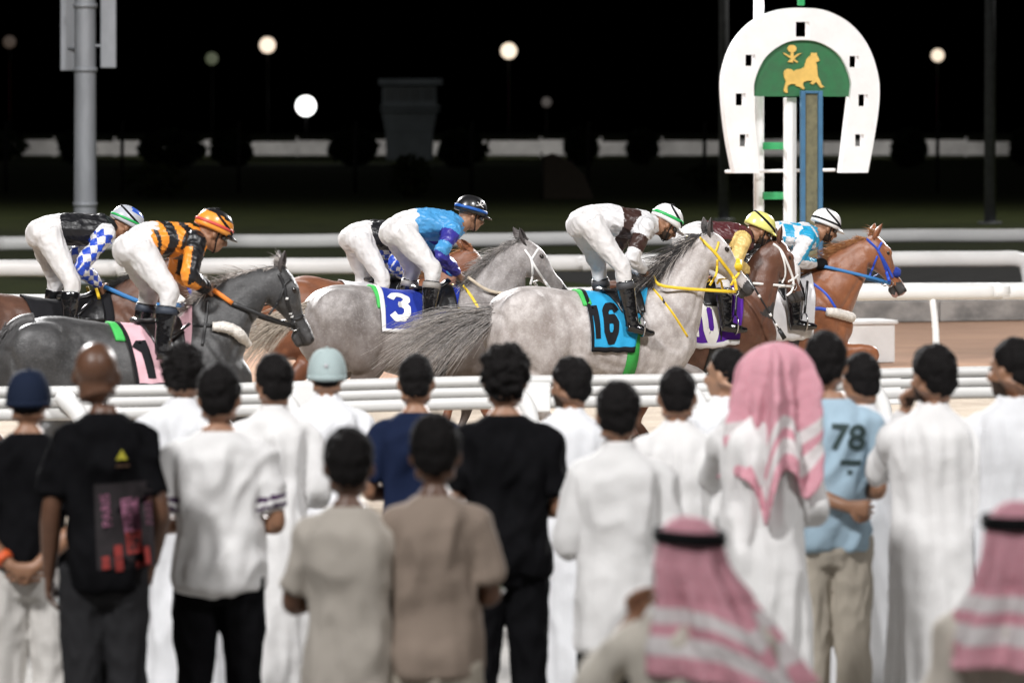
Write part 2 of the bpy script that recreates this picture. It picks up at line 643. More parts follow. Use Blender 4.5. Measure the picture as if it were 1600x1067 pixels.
def arc_pts(pts, n):
    return [q for q in crom(pts, n)]
outer = arc_pts([pp(1139, 272), pp(1128, 215), pp(1121, 155), pp(1122, 112), pp(1139, 66), pp(1172, 30), pp(1215, 12), pp(1252, 9),
                 pp(1290, 13), pp(1330, 33), pp(1360, 68), pp(1377, 115), pp(1379, 158), pp(1371, 215), pp(1360, 272)], 5)
inner = arc_pts([pp(1315, 272), pp(1322, 215), pp(1330, 150), pp(1331, 122), pp(1314, 86), pp(1283, 65), pp(1251, 60),
                 pp(1220, 66), pp(1190, 88), pp(1173, 122), pp(1171, 150), pp(1174, 205), pp(1180, 272)], 5)
holes = []
for (hx, hy, hw, hh) in ((1251, 43, 11, 12), (1165, 93, 8, 9), (1337, 94, 8, 9), (1149, 155, 8, 9.5), (1352, 156, 8, 9.5), (1155, 220, 7.5, 9.5), (1346, 220, 7.5, 9.5)):
    holes.append([pp(hx - hw, hy + hh), pp(hx + hw, hy + hh), pp(hx + hw, hy - hh), pp(hx - hw, hy - hh)])
shape_mesh('horseshoe', [outer + inner] + holes, 0.115, 0.0, M_WPAINT, post)
disc = arc_pts([pp(1171, 150), pp(1173, 122), pp(1190, 88), pp(1220, 66), pp(1251, 60), pp(1283, 65), pp(1314, 86), pp(1331, 122), pp(1332, 150)], 5)
board = shape_mesh('emblem_board', [disc], 0.03, 0.0, M_GREEN, post)
def zz(x, y):     # pixel of the enlarged crop of the emblem
    return pp(1130 + x * 250 / 1600, 10 + y * 150 / 960)
horse_outline = [(585, 660), (595, 630), (625, 615), (665, 620), (690, 640), (725, 622), (770, 615), (800, 600), (812, 560), (830, 510), (868, 480), (878, 450),
                 (905, 452), (935, 450), (932, 468), (950, 500), (962, 530), (945, 540), (925, 545), (935, 580), (940, 640), (945, 690), (965, 725), (985, 775),
                 (1012, 800), (975, 808), (955, 785), (930, 750), (915, 755), (895, 775), (865, 765), (885, 738), (840, 735), (795, 748), (785, 775), (808, 818),
                 (785, 825), (755, 800), (715, 790), (705, 770), (660, 770), (628, 785), (620, 815), (626, 860), (600, 858), (585, 840), (592, 800), (610, 745), (600, 725), (590, 700)]
shape_mesh('golden_horse', [[zz(x, y) for x, y in horse_outline]], 0.02, -0.027, M_GOLD, board)
palm = [(zz(672 + 46 * math.cos(a), 410 + 38 * math.sin(a))) for a in np.linspace(0, 2 * math.pi, 22, endpoint=False)]
shape_mesh('palm_crown', [palm], 0.02, -0.027, M_GOLD, board)
shape_mesh('palm_trunk', [[zz(660, 440), zz(685, 440), zz(690, 500), zz(655, 500)]], 0.02, -0.0272, M_GOLD, board)
shape_mesh('sword', [[zz(578, 450), zz(600, 458), zz(660, 490), zz(738, 545), zz(722, 552), zz(650, 505), zz(590, 468)]], 0.016, -0.0275, M_GOLD, board)
shape_mesh('sword', [[zz(776, 455), zz(740, 458), zz(690, 490), zz(625, 545), zz(690, 552), zz(676, 540), zz(702, 505), zz(745, 470)]], 0.016, -0.0295, M_GOLD, board)
def bar(name, x0, x1, z0, z1, y, dep, m, parent=post, bevel=0.006):
    mb = MB(); mb.box(((x0 + x1) / 2, y, (z0 + z1) / 2), (abs(x1 - x0) / 2, dep / 2, abs(z1 - z0) / 2))
    return build(name, mb, m, parent, smooth=False, bevel=bevel)
mb = MB(); mb.tube([(pp(1186, 0)[0] + 0.135, 0.42, -0.05), (pp(1186, 0)[0] + 0.135, 0.42, 4.6)], [0.056, 0.056], sub=1, seg=16)
build('support_pole', mb, M_WPAINT, post)
bar('support_column', pp(1227, 0)[0] + 0.036, pp(1243, 0)[0] + 0.036, -0.05, pp(0, 152)[1], 0.12, 0.11, M_WPAINT)
x0, x1, zt = pp(1245, 0)[0], pp(1281, 0)[0], pp(0, 141)[1]
bar('mirror_frame_side', x0, x0 + 0.052, -0.02, zt, -0.10, 0.05, M_BLUE)
bar('mirror_frame_side', x1 - 0.05, x1, -0.02, zt, -0.10, 0.05, M_BLUE)
bar('mirror_frame_top', x0 + 0.053, x1 - 0.051, zt - 0.03, zt, -0.10, 0.05, M_BLUE)
bar('mirror_strip', x0 + 0.053, x1 - 0.051, -0.02, zt - 0.031, -0.088, 0.02, M_MIRROR)
for py in (229, 309, 392):
    bar('cross_bar', pp(1190, 0)[0] + 0.10, pp(1228, 0)[0] + 0.08, pp(0, py)[1] - 0.04, pp(0, py)[1] + 0.04, 0.28, 0.04, M_GREENBAR)
bar('cross_bar', pp(1258, 0)[0], pp(1268, 0)[0], pp(0, 4)[1], pp(0, -30)[1], 0.2, 0.05, M_GREENBAR)
mb = MB(); mb.tube([(pp(1140, 0)[0], 0.24, pp(0, 270)[1]), (pp(1322, 0)[0], 0.24, pp(0, 268)[1])], [0.018] * 2, sub=1, seg=10)
build('tie_rod', mb, M_WPAINT, post)
tag(post, 'white horseshoe winning post with green board, golden horse emblem and blue framed mirror strip', 'winning post')

# ---- tall lamp mast with boards at the left
ms = empty('lamp_mast', at(133, 0, 100) * V((1, 1, 0)) + V((0, 0, 0.26)))
mb = MB(); mb.tube([(0, 0, 0), (0, 0, 2.5), (0, 0, 14)], [0.185, 0.172, 0.14], sub=3, seg=20)
build('pole', mb, M_GALV, ms)
mb = MB(); mb.tube([(0, 0, 0), (0, 0, 0.06)], [0.3, 0.3], sub=1, seg=20)
build('base_flange', mb, M_GALV, ms)
for dx, w2, zb, yy in ((-0.30, 0.125, 3.32, 0.35), (0.365, 0.125, 3.36, -0.02)):
    mb = MB(); mb.box((dx, yy, zb + 1.1), (w2, 0.02, 1.1))
    bd = build('sign_board', mb, M_GALV, ms, smooth=False, bevel=0.03)
    for zz_ in (zb + 0.35, zb + 1.6):
        mb = MB()
        mb.tube([(0, 0, zz_), (dx, yy, zz_)], [0.022, 0.022], sub=1, seg=8)
        build('bracket', mb, M_GALV, bd)
for z in (1.2, 3.3, 4.3):
    mb = MB(); mb.tube([(0, 0, z), (0, 0, z + 0.07)], [0.19, 0.19], sub=1, seg=20)
    build('clamp', mb, M_GALV, ms)
tag(ms, 'tall grey steel mast with two narrow boards behind the jockeys on the left', 'mast')

# ---- dim posts, masts and fence far behind
M_DIMPOLE = mat('weathered_pole', (0.14, 0.145, 0.155), rough=0.6, var=0.2)
for i, (px, wpx, s, zt, lab) in enumerate(((1131, 17, 60, 9.0, 'dim grey mast just left of the horseshoe winning post'), (1547, 19, 62, 9.0, 'dim grey mast at the far right of the dark background'))):
    o = empty('background_mast', at(px, 0, s) * V((1, 1, 0)) + V((0, 0, 0.26)))
    mb = MB(); mb.tube([(0, 0, 0), (0, 0, zt)], [wpx / 2 / s, wpx / 2.6 / s], sub=2, seg=14)
    build('pole', mb, M_DIMPOLE, o)
    mb = MB(); mb.tube([(0, 0, 0), (0, 0, 0.06)], [wpx / s] * 2, sub=1, seg=14)
    build('base_flange', mb, M_GALV, o)
    tag(o, lab, 'mast')
M_FENCE = mat('fence_wire_post', (0.045, 0.045, 0.045), rough=0.7)
sf = 42.0
fence = empty('wire_fence', V((0, F / sf, 0.26)))
for px in range(-380, 2100, 182):
    x = (px + 25 - 800) / sf
    mb = MB(); mb.tube([(x, 0, 0), (x, 0, 2.3), (x + 0.08, 0, 2.62)], [0.07, 0.07, 0.06], sub=2, seg=8)
    build('post', mb, M_FENCE, fence)
for z in (0.3, 1.2, 2.25):
    mb = MB(); mb.tube([(-30, 0, z), (30, 0, z)], [0.006] * 2, sub=1, seg=5)
    build('wire', mb, M_FENCE, fence)
tag(fence, 'dim post and wire fence crossing the dark lawn', 'fence')

def leafy(name, label, loc, rx, ry, rz, n, leaf, m, group=None, trunk=True, seed=1):
    rnd = random.Random(seed)
    o = empty(name, loc)
    mb = MB()
    for i in range(n):
        while True:
            p = V((rnd.uniform(-1, 1), rnd.uniform(-1, 1), rnd.uniform(-1, 1)))
            if 0.35 < p.length < 1 and noise.noise(p * 2.1 + V((seed, 0, 0))) > -0.25:
                break
        c = V((p.x * rx, p.y * ry, rz * 1.05 + p.z * rz))
        a, b = V((rnd.uniform(-1, 1), rnd.uniform(-1, 1), rnd.uniform(-1, 1))).normalized(), V((rnd.uniform(-1, 1), rnd.uniform(-1, 1), rnd.uniform(-1, 1))).normalized()
        q = len(mb.v)
        l = leaf * rnd.uniform(0.6, 1.3)
        mb.v += [tuple(c + a * l), tuple(c + b * l * 0.6), tuple(c - a * l), tuple(c - b * l * 0.6)]
        mb.f.append((q, q + 1, q + 2, q + 3))
    build('crown', mb, m, o, smooth=False)
    mb = MB(); mb.tube([(0, 0, -0.1), (0.05, 0, rz * 0.6), (0, 0.05, rz * 1.3)], [0.12, 0.1, 0.03], sub=3, seg=8)
    for k in range(5):
        a = k * 1.3
        mb.tube([(0, 0, rz * 0.4), (math.cos(a) * rx * 0.35, math.sin(a) * ry * 0.35, rz * 0.9), (math.cos(a) * rx * 0.6, math.sin(a) * ry * 0.6, rz * 1.25)], [0.06, 0.04, 0.015], sub=2, seg=6)
    build('trunk', mb, M_BARK, o)
    tag(o, label, 'shrub', group)
    return o
# shrubs that stand in front of the far white wall
shr = [(-20, 22, 5), (120, 24, 2), (268, 26, 3.5), (362, 25, 2.4), (552, 25, 2.6), (722, 26, 2.6), (908, 25, 1.8), (1003, 24, 1.7), (1420, 26, 1.8), (1600, 25, 1.5)]
ORD = ['at the far left edge', 'just left of the tall mast', 'right of the tall mast', 'above the orange jockey', 'left of the sky blue jockey', 'above the black helmet', 'above the white-silks jockey', 'left of the winning post', 'right of the winning post', 'at the far right edge']
for i, (px, s, r_) in enumerate(shr):
    leafy('background_shrub', 'round dark shrub before the distant white wall, ' + ORD[i], at(px, 0, s) * V((1, 1, 0)) + V((0, 0, 0.2)), r_ * 0.58, r_ * 0.5, 1.15, 1100, 0.30, M_HEDGE, 'dark shrubs before the distant wall', seed=i + 3)
for i, (px, s, r_, h, lab) in enumerate(((640, 45, 0.8, 0.75, 'dim green bush standing on the lawn behind the blue-shirted jockey'), (245, 45, 1.3, 0.6, 'dim low green bush on the lawn beside the tall mast'), (1130, 40, 1.9, 0.5, 'wide dim olive bush behind the horseshoe winning post'))):
    leafy('garden_bush', lab, at(px, 0, s) * V((1, 1, 0)) + V((0, 0, 0.22)), r_, r_ * 0.8, h, 500, 0.13, M_GRASS, seed=i + 30)

# ---- distant white wall, segments between posts
M_FARWALL = mat('far_white_wall', (0.72, 0.72, 0.72), rough=0.7, var=0.2, vscale=0.6)
sw = 19.0
wl = empty('boundary_wall', V((0, F / sw, 0)))
for i, px in enumerate(range(-200, 1800, 95)):
    x = (px + 47 - 800) / sw
    mb = MB(); mb.box((x, 0, 0.95 + 0.04 * (i % 3)), (2.44, 0.12, 0.55 + 0.04 * (i % 3)))
    build('panel', mb, M_FARWALL, wl, smooth=False)
    mb = MB(); mb.box((x + 2.5, 0, 0.9), (0.055, 0.2, 1.0))
    build('post', mb, M_FARWALL, wl, smooth=False)
tag(wl, 'long blurred white wall across the dark distance', 'wall')

# ---- distant watch tower
M_TOWER = mat('tower_cladding', (0.30, 0.34, 0.36), rough=0.7, var=0.2, vscale=0.5)
M_TGLASS = mat('tower_glass', (0.16, 0.18, 0.19), rough=0.4)
st = 21.0
tw = empty('watch_tower', at(640, 0, st) * V((1, 1, 0)) + V((0, 0, 0)))
mb = MB(); mb.ring_loft([[V((sx * wx, sy * 1.6, z)) for sx, sy in ((-1, -1), (1, -1), (1, 1), (-1, 1))] for wx, z in ((1.7, 0.2), (1.75, 2.2), (2.1, 4.2))])
build('shaft', mb, M_TOWER, tw, smooth=False)
mb = MB(); mb.box((0.0, 0, 5.0), (2.0, 1.6, 0.78))
cabin = build('cabin', mb, M_TOWER, tw, smooth=False)
for k in range(4):
    mb = MB(); mb.box((-1.4 + k * 0.93, -1.62, 5.1), (0.4, 0.03, 0.45))
    build('window', mb, M_TGLASS, cabin, smooth=False)
mb = MB(); mb.box((0.1, -0.2, 6.05), (2.35, 2.1, 0.22))
build('roof', mb, M_TOWER, tw, smooth=False)
mb = MB(); mb.box((0.1, -2.0, 4.25), (2.2, 0.05, 0.08)); mb.box((0.1, -2.0, 3.9), (2.2, 0.05, 0.05))
build('balcony_rail', mb, M_TOWER, tw, smooth=False)
tag(tw, 'dim concrete judges tower in the dark distance', 'tower')

# ---- slanted grey shelter on the far lawn
sh = empty('storage_shelter', at(890, 0, 46) * V((1, 1, 0)) + V((0, 0, 0.26)))
M_SHEL = mat('shelter_sheet', (0.14, 0.115, 0.095), rough=0.8)
mb = MB()
mb.poly([(-0.9, -0.05), (0.85, -0.05), (0.55, 0.75), (0.1, 1.25), (-0.55, 1.55), (-0.9, 1.45)], lambda x, y, d: V((x, d, y)), 1.4)
build('tarpaulin', mb, M_SHEL, sh, smooth=False, bevel=0.05)
mb = MB(); mb.tube([(-0.95, -0.06, -0.05), (-0.95, -0.06, 1.6)], [0.03, 0.03], sub=1, seg=8)
build('pole', mb, M_DARKMET, sh)
tag(sh, 'dim brown tarpaulin-covered stack on the dark lawn', 'shelter')

M_DARKPOLE = mat('black_pole', (0.012, 0.012, 0.013), rough=0.7, var=0)
# ---- distant flood lamps that are lit
for (px, py, dia, col, e, lab) in ((418, 71, 25, (1.0, 0.80, 0.62), 1.3, 'warm white lit lamp high above the left jockeys'), (478, 166, 31, (1.0, 1.0, 0.98), 3.5, 'brightest white lit lamp, low left of centre'),
                                 (795, 80, 25, (1.0, 0.82, 0.62), 1.4, 'warm white lit lamp high in the middle of the sky'), (1465, 87, 20, (1.0, 0.82, 0.62), 1.2, 'small warm lit lamp right of the horseshoe winning post'),
                                 (331, 92, 20, (0.5, 0.6, 0.3), 0.10, 'faint greenish lamp left of the warm one'), (15, 66, 20, (0.7, 0.45, 0.3), 0.05, 'very faint brownish lamp at the far left edge'),
                                 (854, 160, 16, (0.5, 0.4, 0.35), 0.05, 'very faint lamp right of centre above the dark lawn')):
    s = 16.0
    p = at(px, py, s)
    o = empty('street_lamp', V((p.x, p.y, 0)))
    rr = dia / 2 / s
    mb = MB(); mb.ell((0, -0.1, p.z), (rr, rr * 0.45, rr), seg=20, nr=12)
    build('lamp_glass', mb, mat('lamp_' + str(px), (0.8, 0.8, 0.8), emit=col, estr=e, var=0), o)
    mb = MB(); mb.tube([(0, 0.35, 0), (0, 0.35, p.z + rr)], [0.11, 0.08], sub=1, seg=8)
    build('pole', mb, M_DARKPOLE, o)
    mb = MB(); mb.ell((0, 0.2, p.z), (rr * 1.04, rr * 0.4, rr * 1.04), seg=16, nr=8)
    build('housing', mb, M_DARKMET, o)
    tag(o, lab, 'lamp')
# unseen spots without fixtures, added to brighten the far white wall
for x in (-28, 0, 28):
    spot('wall_fill_spot', (x, F / sw - 22, 9), (x, F / sw, 1), 6000, 95, 1.0, 0.6, (1, 0.95, 0.9))
tl = bpy.data.lights.new('tower_fill_light', 'POINT'); tl.energy = 500; tl.shadow_soft_size = 0.4  # added point light, no fixture: lifts the tower out of the dark
to_ = bpy.data.objects.new('tower_fill_light', tl); COL.objects.link(to_); to_.location = (-14, 296, 10)
for x in (-22, 16):
    spot('lawn_fill_spot', (x, 112, 22), (x, 108, 0), 8500, 158, 1.0, 0.5, (1, 0.97, 0.9))  # added overhead fill: gives the dark lawn a glow
# ================================================================== figures: shared pieces
SKIN = {
    'brown': mat('skin_brown', (0.30, 0.155, 0.09), rough=0.48, var=0.12, vscale=18, bump=0.15, bscale=90),
    'dark': mat('skin_dark', (0.115, 0.055, 0.032), rough=0.40, var=0.12, vscale=18, bump=0.15, bscale=90),
    'tan': mat('skin_tan', (0.38, 0.215, 0.135), rough=0.48, var=0.12, vscale=18, bump=0.15, bscale=90),
}
M_HAIR = mat('black_hair', (0.009, 0.008, 0.008), rough=0.8, spec=0.12, var=0.3, vscale=50, bump=0.6, bscale=120)
M_BEARD = mat('beard_hair', (0.045, 0.030, 0.022), rough=0.8, spec=0.15, var=0.3, vscale=60, bump=0.4, bscale=140)
M_EYE = mat('eye_dark', (0.02, 0.015, 0.012), rough=0.08, var=0)
M_BLACKCLOTH = cloth('black_cloth', (0.010, 0.010, 0.011))
M_LEATHER = mat('black_leather', (0.012, 0.012, 0.013), rough=0.35, var=0.2, bump=0.2, bscale=60)
M_STEEL = mat('steel', (0.55, 0.55, 0.56), rough=0.25, metal=1.0, var=0.05)

def basis(fwd, up):
    f = V(fwd).normalized()
    u = (V(up) - f * V(up).dot(f)).normalized()
    r = f.cross(u)
    return Matrix((r, f, u)).transposed()      # columns: right, forward, up

def add_head(mb, c, B, k=1.0, neck_to=None, nr=0.066):
    c = V(c)
    def P(x, y, z):
        return c + B @ (V((x, y, z)) * k)
    mb.ell(P(0, -0.012, 0.022), (0.077 * k, 0.096 * k, 0.090 * k), B)
    mb.ell(P(0, -0.040, -0.042), (0.060 * k, 0.052 * k, 0.062 * k), B)
    mb.ell(P(0, 0.030, -0.035), (0.060 * k, 0.060 * k, 0.082 * k), B)
    mb.ell(P(0, 0.048, -0.088), (0.040 * k, 0.040 * k, 0.030 * k), B)
    mb.ell(P(0, 0.070, 0.022), (0.048 * k, 0.022 * k, 0.016 * k), B)          # brow
    mb.tube([P(0, 0.078, 0.014), P(0, 0.098, -0.018), P(0, 0.108, -0.038), P(0, 0.086, -0.044)], [0.011 * k, 0.013 * k, 0.017 * k, 0.012 * k], sub=3, seg=8)
    mb.ell(P(0, 0.084, -0.066), (0.024 * k, 0.014 * k, 0.009 * k), B)
    mb.ell(P(0, 0.081, -0.079), (0.022 * k, 0.013 * k, 0.009 * k), B)
    for sx in (-1, 1):
        mb.ell(P(sx * 0.078, -0.004, -0.016), (0.009 * k, 0.020 * k, 0.030 * k), B @ Matrix.Rotation(sx * 0.45, 3, 'Z'))
        mb.ell(P(sx * 0.045, 0.058, -0.03), (0.018 * k, 0.02 * k, 0.018 * k), B)
    if neck_to is not None:
        mb.tube([neck_to, (V(neck_to) + P(0, -0.02, -0.05)) / 2, P(0, -0.018, -0.04)], [nr * 1.12 * k, nr * k, nr * 0.98 * k], sub=3, seg=12)
    return P

def add_eyes(P, k, parent):
    for sx in (-1, 1):
        mb = MB()
        mb.ell(P(sx * 0.031, 0.078, -0.002), (0.011 * k, 0.008 * k, 0.007 * k), seg=8, nr=6)
        build('eye', mb, M_EYE, parent)

def add_hand(mb, fing, wrist, d, nrm, k=1.0, curl=0.5, thumb=1):
    """palm goes into mb (continuous with the arm); fingers into fing. d: hand direction, nrm: palm-facing normal"""
    d = V(d).normalized()
    nrm = (V(nrm) - d * V(nrm).dot(d)).normalized()
    sd = d.cross(nrm)
    w_ = V(wrist)
    pc = w_ + d * 0.045 * k
    mb.tube([w_ - d * 0.01, w_ + d * 0.03 * k, w_ + d * 0.075 * k, w_ + d * 0.09 * k], [(0.026 * k, 0.02 * k), (0.036 * k, 0.018 * k), (0.042 * k, 0.016 * k), (0.036 * k, 0.012 * k)], sub=2, seg=10, side=sd)
    lens = (0.068, 0.078, 0.074, 0.058)
    for i, L in enumerate(lens):
        base = w_ + d * (0.078 - 0.004 * abs(i - 1.3)) * k + sd * (0.031 - 0.0205 * i) * thumb * k
        p = [base - d * 0.012 * k]
        cur = d.copy()
        for j, fr in enumerate((0.42, 0.32, 0.26)):
            ang = curl * (0.9, 1.15, 0.8)[j]
            cur = (cur * math.cos(ang) + nrm * math.sin(ang)).normalized() if j == 0 or True else cur
            # rotate successive bones further towards the palm
            p.append(p[-1] + cur * L * fr * k * 1.1)
            ax = d.cross(nrm)
            nxt = Matrix.Rotation(0.0, 3, ax)
            cur = nxt @ cur
        r0 = 0.0092 * k
        fing.tube(p, [r0, r0 * 0.97, r0 * 0.9, r0 * 0.72], sub=3, seg=8)
    tb = w_ + d * 0.022 * k + sd * 0.030 * thumb * k
    fing.tube([tb - sd * 0.012 * thumb * k, tb + d * 0.024 * k + sd * 0.018 * thumb * k + nrm * 0.006 * k, tb + d * 0.05 * k + sd * 0.016 * thumb * k + nrm * (0.01 + 0.02 * curl) * k, tb + d * 0.066 * k + sd * 0.006 * thumb * k + nrm * (0.012 + 0.03 * curl) * k],
              [0.014 * k, 0.0125 * k, 0.0105 * k, 0.008 * k], sub=3, seg=8)

def seg_param(p, pts):
    """nearest point on polyline: (distance, t in spans, direction, foot)"""
    best = (1e9, 0, None, None)
    for i in range(len(pts) - 1):
        a, b = pts[i], pts[i + 1]
        ab = b - a
        u = max(0, min(1, (p - a).dot(ab) / ab.length_squared))
        q = a + ab * u
        dd = (p - q).length
        if dd < best[0]:
            best = (dd, i + u, ab, q)
    return best

def text_mesh(txt, size, bold=0.0):
    cu = bpy.data.curves.new('txt', 'FONT')
    cu.body = txt
    cu.size = size
    cu.offset = bold
    cu.align_x = 'CENTER'
    cu.align_y = 'CENTER'
    cu.resolution_u = 3
    o = bpy.data.objects.new('txt', cu)
    COL.objects.link(o)
    dg = bpy.context.evaluated_depsgraph_get()
    me = bpy.data.meshes.new_from_object(o.evaluated_get(dg))
    bpy.data.objects.remove(o)
    bm = bmesh.new()
    bm.from_mesh(me)
    bmesh.ops.triangulate(bm, faces=bm.faces[:])
    for _ in range(2):
        long = [e for e in bm.edges if e.calc_length() > size * 0.22]
        if long:
            bmesh.ops.subdivide_edges(bm, edges=long, cuts=1)
            bmesh.ops.triangulate(bm, faces=bm.faces[:])
    bm.to_mesh(me)
    bm.free()
    return me

def print_on(name, me, fn, material, parent):
    for v in me.vertices:
        v.co = fn(v.co.x, v.co.y)
    return link(name, me, material, parent)

# ================================================================== spectators
ARMS = {   # local elbow, wrist, hand direction, palm normal for the right side (+x); mirrored for the left
    'down': ((0.245, -0.035, 1.13), (0.262, 0.02, 0.885), (0.0, 0.12, -1), (-1, 0, 0), 0.35),
    'front': ((0.238, -0.02, 1.12), (0.10, 0.20, 1.08), (-1, 0.25, 0.05), (0, -1, 0), 0.5),
    'crossed': ((0.245, 0.02, 1.14), (0.02, 0.215, 1.17), (-1, 0.1, 0.1), (0, -1, 0), 0.4),
    'behind': ((0.270, -0.10, 1.12), (0.045, -0.185, 0.935), (-1, -0.1, -0.2), (0, 1, 0), 0.5),
    'rail': ((0.27, 0.06, 1.14), (0.20, 0.30, 1.10), (0, 1, 0), (0, 0, -1), 0.6),
    'face': ((0.235, 0.16, 1.22), (0.11, 0.17, 1.49), (-0.3, -0.1, 1), (-0.6, -0.8, 0), 0.8),
    'pocket': ((0.262, -0.06, 1.13), (0.215, 0.03, 0.93), (-0.2, 0.15, -1), (-1, 0, 0), 0.3),
}
PEOPLE = []
def person(label, px, ytop, s, skin='brown', top=None, top_kind='tee', bottom=None, hair='short', arms=('front', 'front'),
           rot=0.0, yaw=0.0, pitch=0.0, build_k=0.87, seed=1, stripe=None, hem=0.86, group='spectators standing at the rail', beard=False, hair_m=None, lean=0.0, hx=0.0, sleeve=0.93, hk=1.06):
    ztop = CH - (ytop - HZ) / s
    H = ztop - (0.018 if hair not in ('bald',) else 0.0)
    k = H / 1.755
    root = empty('person', V(((px - 800) / s, F / s, 0)), rot)
    def K(*p):
        return V((p[0] * k * (build_k if abs(p[0]) > 0.05 else 1), p[1] * k + lean * max(0, p[2] - 0.9) * k, p[2] * k))
    body, fing = MB(), MB()
    # torso
    def torso(mb, prof, grow=0.0, seg=20):
        rings = []
        for z, wx, dy, yc in prof:
            c = K(0, yc, z)
            a, b = (wx * build_k + grow) * k, (dy + grow) * k
            ring = []
            for j in range(seg):
                t = 2 * math.pi * j / seg
                cx, sy = math.cos(t), math.sin(t)
                e = 0.82
                ring.append(c + V((a * math.copysign(abs(cx) ** e, cx), b * math.copysign(abs(sy) ** e, sy), 0)))
            rings.append(ring)
        mb.ring_loft(rings)
    BODY = [(0.80, 0.10, 0.09, 0), (0.88, 0.155, 0.11, -0.005), (0.97, 0.155, 0.112, -0.012), (1.07, 0.135, 0.098, 0), (1.18, 0.142, 0.105, 0.0), (1.30, 0.160, 0.112, -0.008),
            (1.39, 0.168, 0.10, -0.015), (1.445, 0.132, 0.08, -0.018), (1.485, 0.085, 0.062, -0.016), (1.52, 0.056, 0.056, -0.012)]
    torso(body, [(z, wx * (0.93 if z < 1.46 else 1), dy * (0.93 if z < 1.46 else 1), yc) for z, wx, dy, yc in BODY])
    sh = {}
    armpts = {}
    for sx, nm in ((1, arms[1]), (-1, arms[0])):
        A = ARMS[nm] if isinstance(nm, str) else nm
        m_ = lambda p: K(sx * p[0], p[1], p[2])
        S_ = K(sx * 0.172, -0.010, 1.388)
        E_, Wr = m_(A[0]), m_(A[1])
        armpts[sx] = [S_, E_, Wr]
        body.tube([K(sx * 0.10, -0.012, 1.41), S_, (S_ + E_) / 2, E_, E_.lerp(Wr, 0.35), Wr], [0.042 * k, 0.044 * k, 0.043 * k, 0.038 * k, 0.040 * k, 0.026 * k], sub=4, seg=12)
        d_ = V((sx * A[2][0], A[2][1], A[2][2]))
        n_ = V((sx * A[3][0], A[3][1], A[3][2]))
        add_hand(body, fing, Wr, d_, n_, k, A[4], thumb=sx)
    for sx in (-1, 1):
        body.tube([K(sx * 0.085, 0, 0.88), K(sx * 0.095, 0.005, 0.68), K(sx * 0.10, 0.012, 0.49), K(sx * 0.105, -0.015, 0.33), K(sx * 0.11, -0.01, 0.09)],
                  [0.085 * k, 0.075 * k, 0.055 * k, 0.053 * k, 0.036 * k], sub=4, seg=12)
        body.tube([K(sx * 0.11, -0.05, 0.05), K(sx * 0.115, 0.05, 0.045), K(sx * 0.12, 0.16, 0.03)], [0.036 * k, 0.04 * k, 0.028 * k], sub=3, seg=10)
    B = basis((math.sin(-yaw), math.cos(yaw), math.sin(pitch)), (0, -math.sin(pitch) * 0.6, 1))
    hc = K(0, 0.015 + 0.03 * math.sin(-pitch), 1.755 - 0.112 * hk) + V((hx, 0, 0))
    kb, k = k, k * hk
    P = add_head(body, hc, B, k, neck_to=K(0, -0.015, 1.46) + V((hx * 0.75, 0, 0)))
    co, fc, no = remesh(body, 0.0105, 3)
    cls = None
    mats = [SKIN[skin]]
    Bi = B.transposed()
    if beard or hair == 'fade':
        mats = [SKIN[skin], M_BEARD]
        def cls(x, y, z):
            q = Bi @ (V((x, y, z)) - hc) / k
            if beard and q.z < -0.045 and q.z > -0.13 and q.y > 0.0 and not (q.y > 0.072 and q.z > -0.085):
                return 1
            return 0
    bo = mesh_from('body', co, fc, mats, cls, fing, root)
    add_eyes(P, k, root)
    kh_, k = k, kb
    # ---- garments
    wm = top if isinstance(top, (list, tuple)) else [top]
    up = MB()
    if top_kind == 'thobe':
        prof = [(0.10, 0.225, 0.175, 0), (0.30, 0.215, 0.165, 0), (0.55, 0.205, 0.155, 0), (0.80, 0.195, 0.148, -0.008), (0.95, 0.188, 0.142, -0.01), (1.08, 0.178, 0.132, 0), (1.20, 0.175, 0.130, 0), (1.31, 0.185, 0.132, -0.01),
                (1.39, 0.190, 0.118, -0.015), (1.44, 0.170, 0.095, -0.017), (1.482, 0.108, 0.078, -0.016), (1.505, 0.072, 0.07, -0.014)]
    elif top_kind == 'tunic':
        prof = [(hem, 0.200, 0.150, 0), (0.80, 0.195, 0.146, -0.008), (0.95, 0.188, 0.140, -0.01), (1.08, 0.178, 0.132, 0), (1.20, 0.176, 0.130, 0), (1.31, 0.186, 0.132, -0.01),
                (1.39, 0.190, 0.116, -0.015), (1.44, 0.168, 0.094, -0.017), (1.482, 0.104, 0.076, -0.016), (1.50, 0.072, 0.07, -0.014)]
    else:
        prof = [(hem, 0.182, 0.140, 0), (0.95, 0.182, 0.140, -0.01), (1.08, 0.172, 0.128, 0), (1.20, 0.172, 0.126, 0), (1.31, 0.182, 0.128, -0.01),
                (1.39, 0.184, 0.114, -0.015), (1.44, 0.150, 0.092, -0.017), (1.475, 0.104, 0.076, -0.016), (1.492, 0.078, 0.072, -0.014)]
    torso(up, prof, 0.0, 24)
    if top_kind in ('thobe', 'collar', 'tunic'):
        rings = []
        for z, r_ in ((1.47, 0.062), (1.50, 0.066), (1.535, 0.064), (1.54, 0.058), (1.50, 0.05)):
            rings.append([K(0, -0.012 + 0.0, z) + V((r_ * k * math.cos(t), (r_ + 0.002) * k * math.sin(t), 0)) for t in np.linspace(0, 2 * math.pi, 16, endpoint=False)])
        up.ring_loft(rings)
